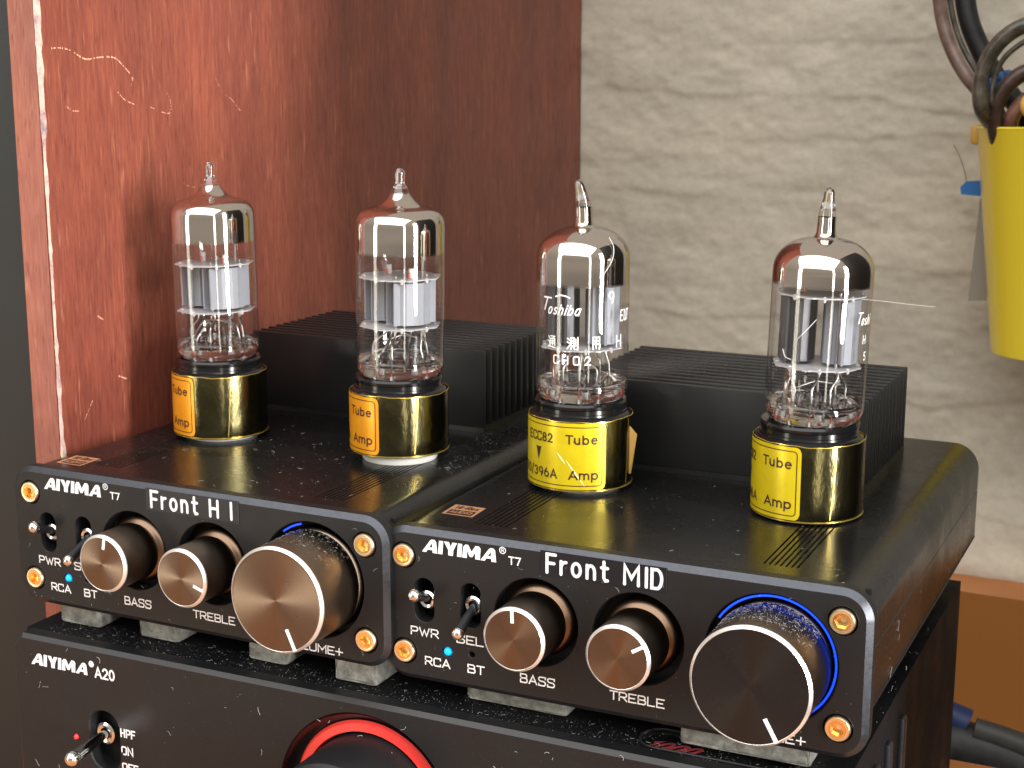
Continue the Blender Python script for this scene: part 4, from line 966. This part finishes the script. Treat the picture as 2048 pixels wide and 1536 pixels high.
dustset('dust', 'specks on the right side of Front MID', lambda a, b: (Vector((48.65, 8+a*100, 3.6+24*b*b)), vy, vz, vx), 12, 90, (.6, 2.2), 18, .035)
def on_knob(mtx, cx, cz, r):
    def f(a, b):
        th = R(35+110*a); nn = Vector((math.cos(th), 0, math.sin(th))); return mtx @ (Vector((cx, -9.5*(b**1.6), cz))+nn*(r+.02)), Vector((-nn.z, 0, nn.x)), vy, nn
    return f
dustset('dust', 'dust on top of the large knob of Front MID', on_knob(MW[2], 31.1, 16.3, 10.95), 130, 900, (.3, 1.0), 19, .035)
dustset('dust', 'dust on top of the large knob of Front HI', on_knob(MW[1], 31.1, 16.3, 10.95), 50, 420, (.3, .9), 20, .03)

# ================================================================== YELLOW CUP AND CABLES BY THE WALL
cup = empty('yellow_cup', (48.3, 292, 17.2), label='yellow plastic cup holding looped cables in front of the wall', cat='cup')
H = 84.4
t = MB().lathe([(0, 7.0), (23.0, 7.0), (23.8, 7.4), (24.0, 8.2), (33.6, H-.6), (34.0, H), (33.4, H+.5), (32.2, H), (22.8, 9), (0, 8.6)], (0, 0, 0), 'z', 96)
sx_ = .92
t.v = [(x*sx_, y*.8, z+ (0.0 if z < 50 else x*.035)) for x, y, z in t.v]; t.build('cup_wall', M_yplastic, cup, 30)
t = MB().box(-33.2, -29.5, -2, 8, H-7, H-.3, 1.2); t.build('side_tab', M_ycream, cup, 30)
def cab(name, pts, r, m, label, flat=None, n=14):
    o = MB().tube(smoothpath(pts, 8), r, n).build(name, m, None, 60); tag(o, label, 'cable'); return o
cab('cable', [(0, 290, 190), (1.2, 288, 165), (2.6, 285, 150), (4.6, 285, 137), (8.2, 284, 127), (13.4, 283, 118.3), (19.5, 283, 111.3), (25, 283, 104), (30, 284, 92)], 2.35, M_cbrown, 'brown speaker cable curving down from the top into the cup, leftmost')
cab('cable', [(2.8, 291, 190), (4.2, 288.5, 165), (5.6, 287, 150), (7.6, 287, 138), (11, 286.5, 128.5), (16, 286, 120), (21.5, 286, 113), (28, 286, 102)], 1.0, M_cclear, 'thin smoky cable running between the brown and the black cable')
cab('cable', [(7.5, 296, 190), (8.6, 294, 165), (9.6, 293, 150), (12, 292, 137), (16.5, 292, 126.5), (22, 292, 117.5), (29, 292, 109), (38, 292, 96)], 3.5, M_cblack, 'thick black cable coming down behind the loops into the cup')
cab('cable', [(30, 291, 84), (25.2, 286, 98), (21.5, 271, 107), (20.8, 270, 116), (23.0, 270, 124), (27.6, 270, 130), (34, 270, 133.6), (44, 271, 134.5), (56, 272, 128), (62, 274, 112), (60, 280, 92)], 2.6, M_cclear, 'smoky grey brown cable looping highest above the cup')
cab('cable', [(31, 291, 84), (27.0, 286, 100), (24.6, 272, 108), (24.6, 271.5, 116), (27.0, 271, 122.5), (31.4, 271, 127), (37, 271, 129.8), (46, 272, 130), (56, 274, 122), (58, 280, 92)], .9, M_cclear, 'thin smoky cable inside the highest loop above the cup')
cab('cable', [(31, 284, 84), (26.2, 277, 97), (25.2, 274, 106), (27.4, 273, 112.6), (31.6, 273, 117.4), (37.4, 273, 119.4), (46, 274, 117), (54, 276, 108), (56, 282, 92)], 2.7, M_cdark, 'dark brown cable in the low inner loop above the cup')
cab('cable', [(36, 286, 84), (30.8, 279, 97), (30.2, 276, 103), (33, 275, 108.6), (38, 275, 112), (45, 276, 112)], 2.5, M_cpink, 'reddish copper cable bending just inside the cup rim')
t = MB(); t.lathe([(2.7+1.9*math.cos(R(b)), 1.9*math.sin(R(b))) for b in range(0, 361, 30)], (0, 0, 0), 'y', 40)
o = t.build('yellow_ring', M_ycream, None, 60, loc=(38.2, 266, 108.6)); o.rotation_euler = (R(0), R(0), R(35)); tag(o, 'cream yellow plastic ring held above the cup rim among the cables', 'ring')
t = MB()
for dx, dz, r in ((0, 0, 2.3), (2.3, 1.8, 2.2), (4.2, 2.8, 1.9), (.2, -2.6, 1.9), (1.6, -.6, 2.0)):
    t.ball((dx, 0, dz), r, 6)
o = t.build('blue_tie', M_bluep, None, 20, loc=(23.6, 279, 115.0)); tag(o, 'crumpled blue tie wrapped round the cables above the cup', 'cable tie')
t = MB().prism([(-3.2, -2.2), (3.4, -2.6), (3.4, 2.8), (-1.6, 2.4), (-3.6, .4)], 0, 1.4); o = t.build('blue_clip', M_bluep, None, 30, loc=(15.2, 299, 79.2)); tag(o, 'small blue clip sticking out from behind the yellow cup', 'clip')
t = MB().prism([(-3.2, -20), (3.0, -19.4), (3.0, 10), (1.0, 17.5), (-1.2, 16)], 0, .6); o = t.build('clear_strip', M_clear, None, 0, loc=(19.4, 301, 59.5)); tag(o, 'translucent grey strip hanging between the yellow cup and the wall', 'strip')
o = MB().tube(smoothpath([(8.4, 300, 94), (10.6, 300, 90), (12.6, 300, 85), (13.4, 300, 81.4)], 5), .13, 5).build('thin_wire', M_cdark, None, 60); tag(o, 'hair thin dark wire rising from the blue clip', 'wire')
# cables on the lower right
o = cab('cable', [(15, 235, -97), (24, 238, -98), (33, 240, -99), (46, 242, -101.5), (70, 246, -108), (110, 250, -120)], 7.2, M_cblack, 'thick black cable crossing the lower right corner behind the amplifier')
cab('cable', [(36, 238, -92.5), (46, 239, -94.5), (60, 240, -98), (90, 242, -105)], 3.6, M_cgrey, 'grey cable lying on the thick black cable, lower right')
t = MB().tube([(25, 240, -89), (33, 241, -92.5)], [4.2, 5.0], 12); o = t.build('blue_connector', mat('blue_rubber', (0.005, 0.016, 0.075), 0.5), None, 60); tag(o, 'dark blue connector on the black cable beside the amplifier', 'connector')
cab('cable', [(24, 236, -113), (40, 240, -116), (90, 246, -124)], 8.5, M_cblack, 'lowest black cable in the corner, under the blue connector')
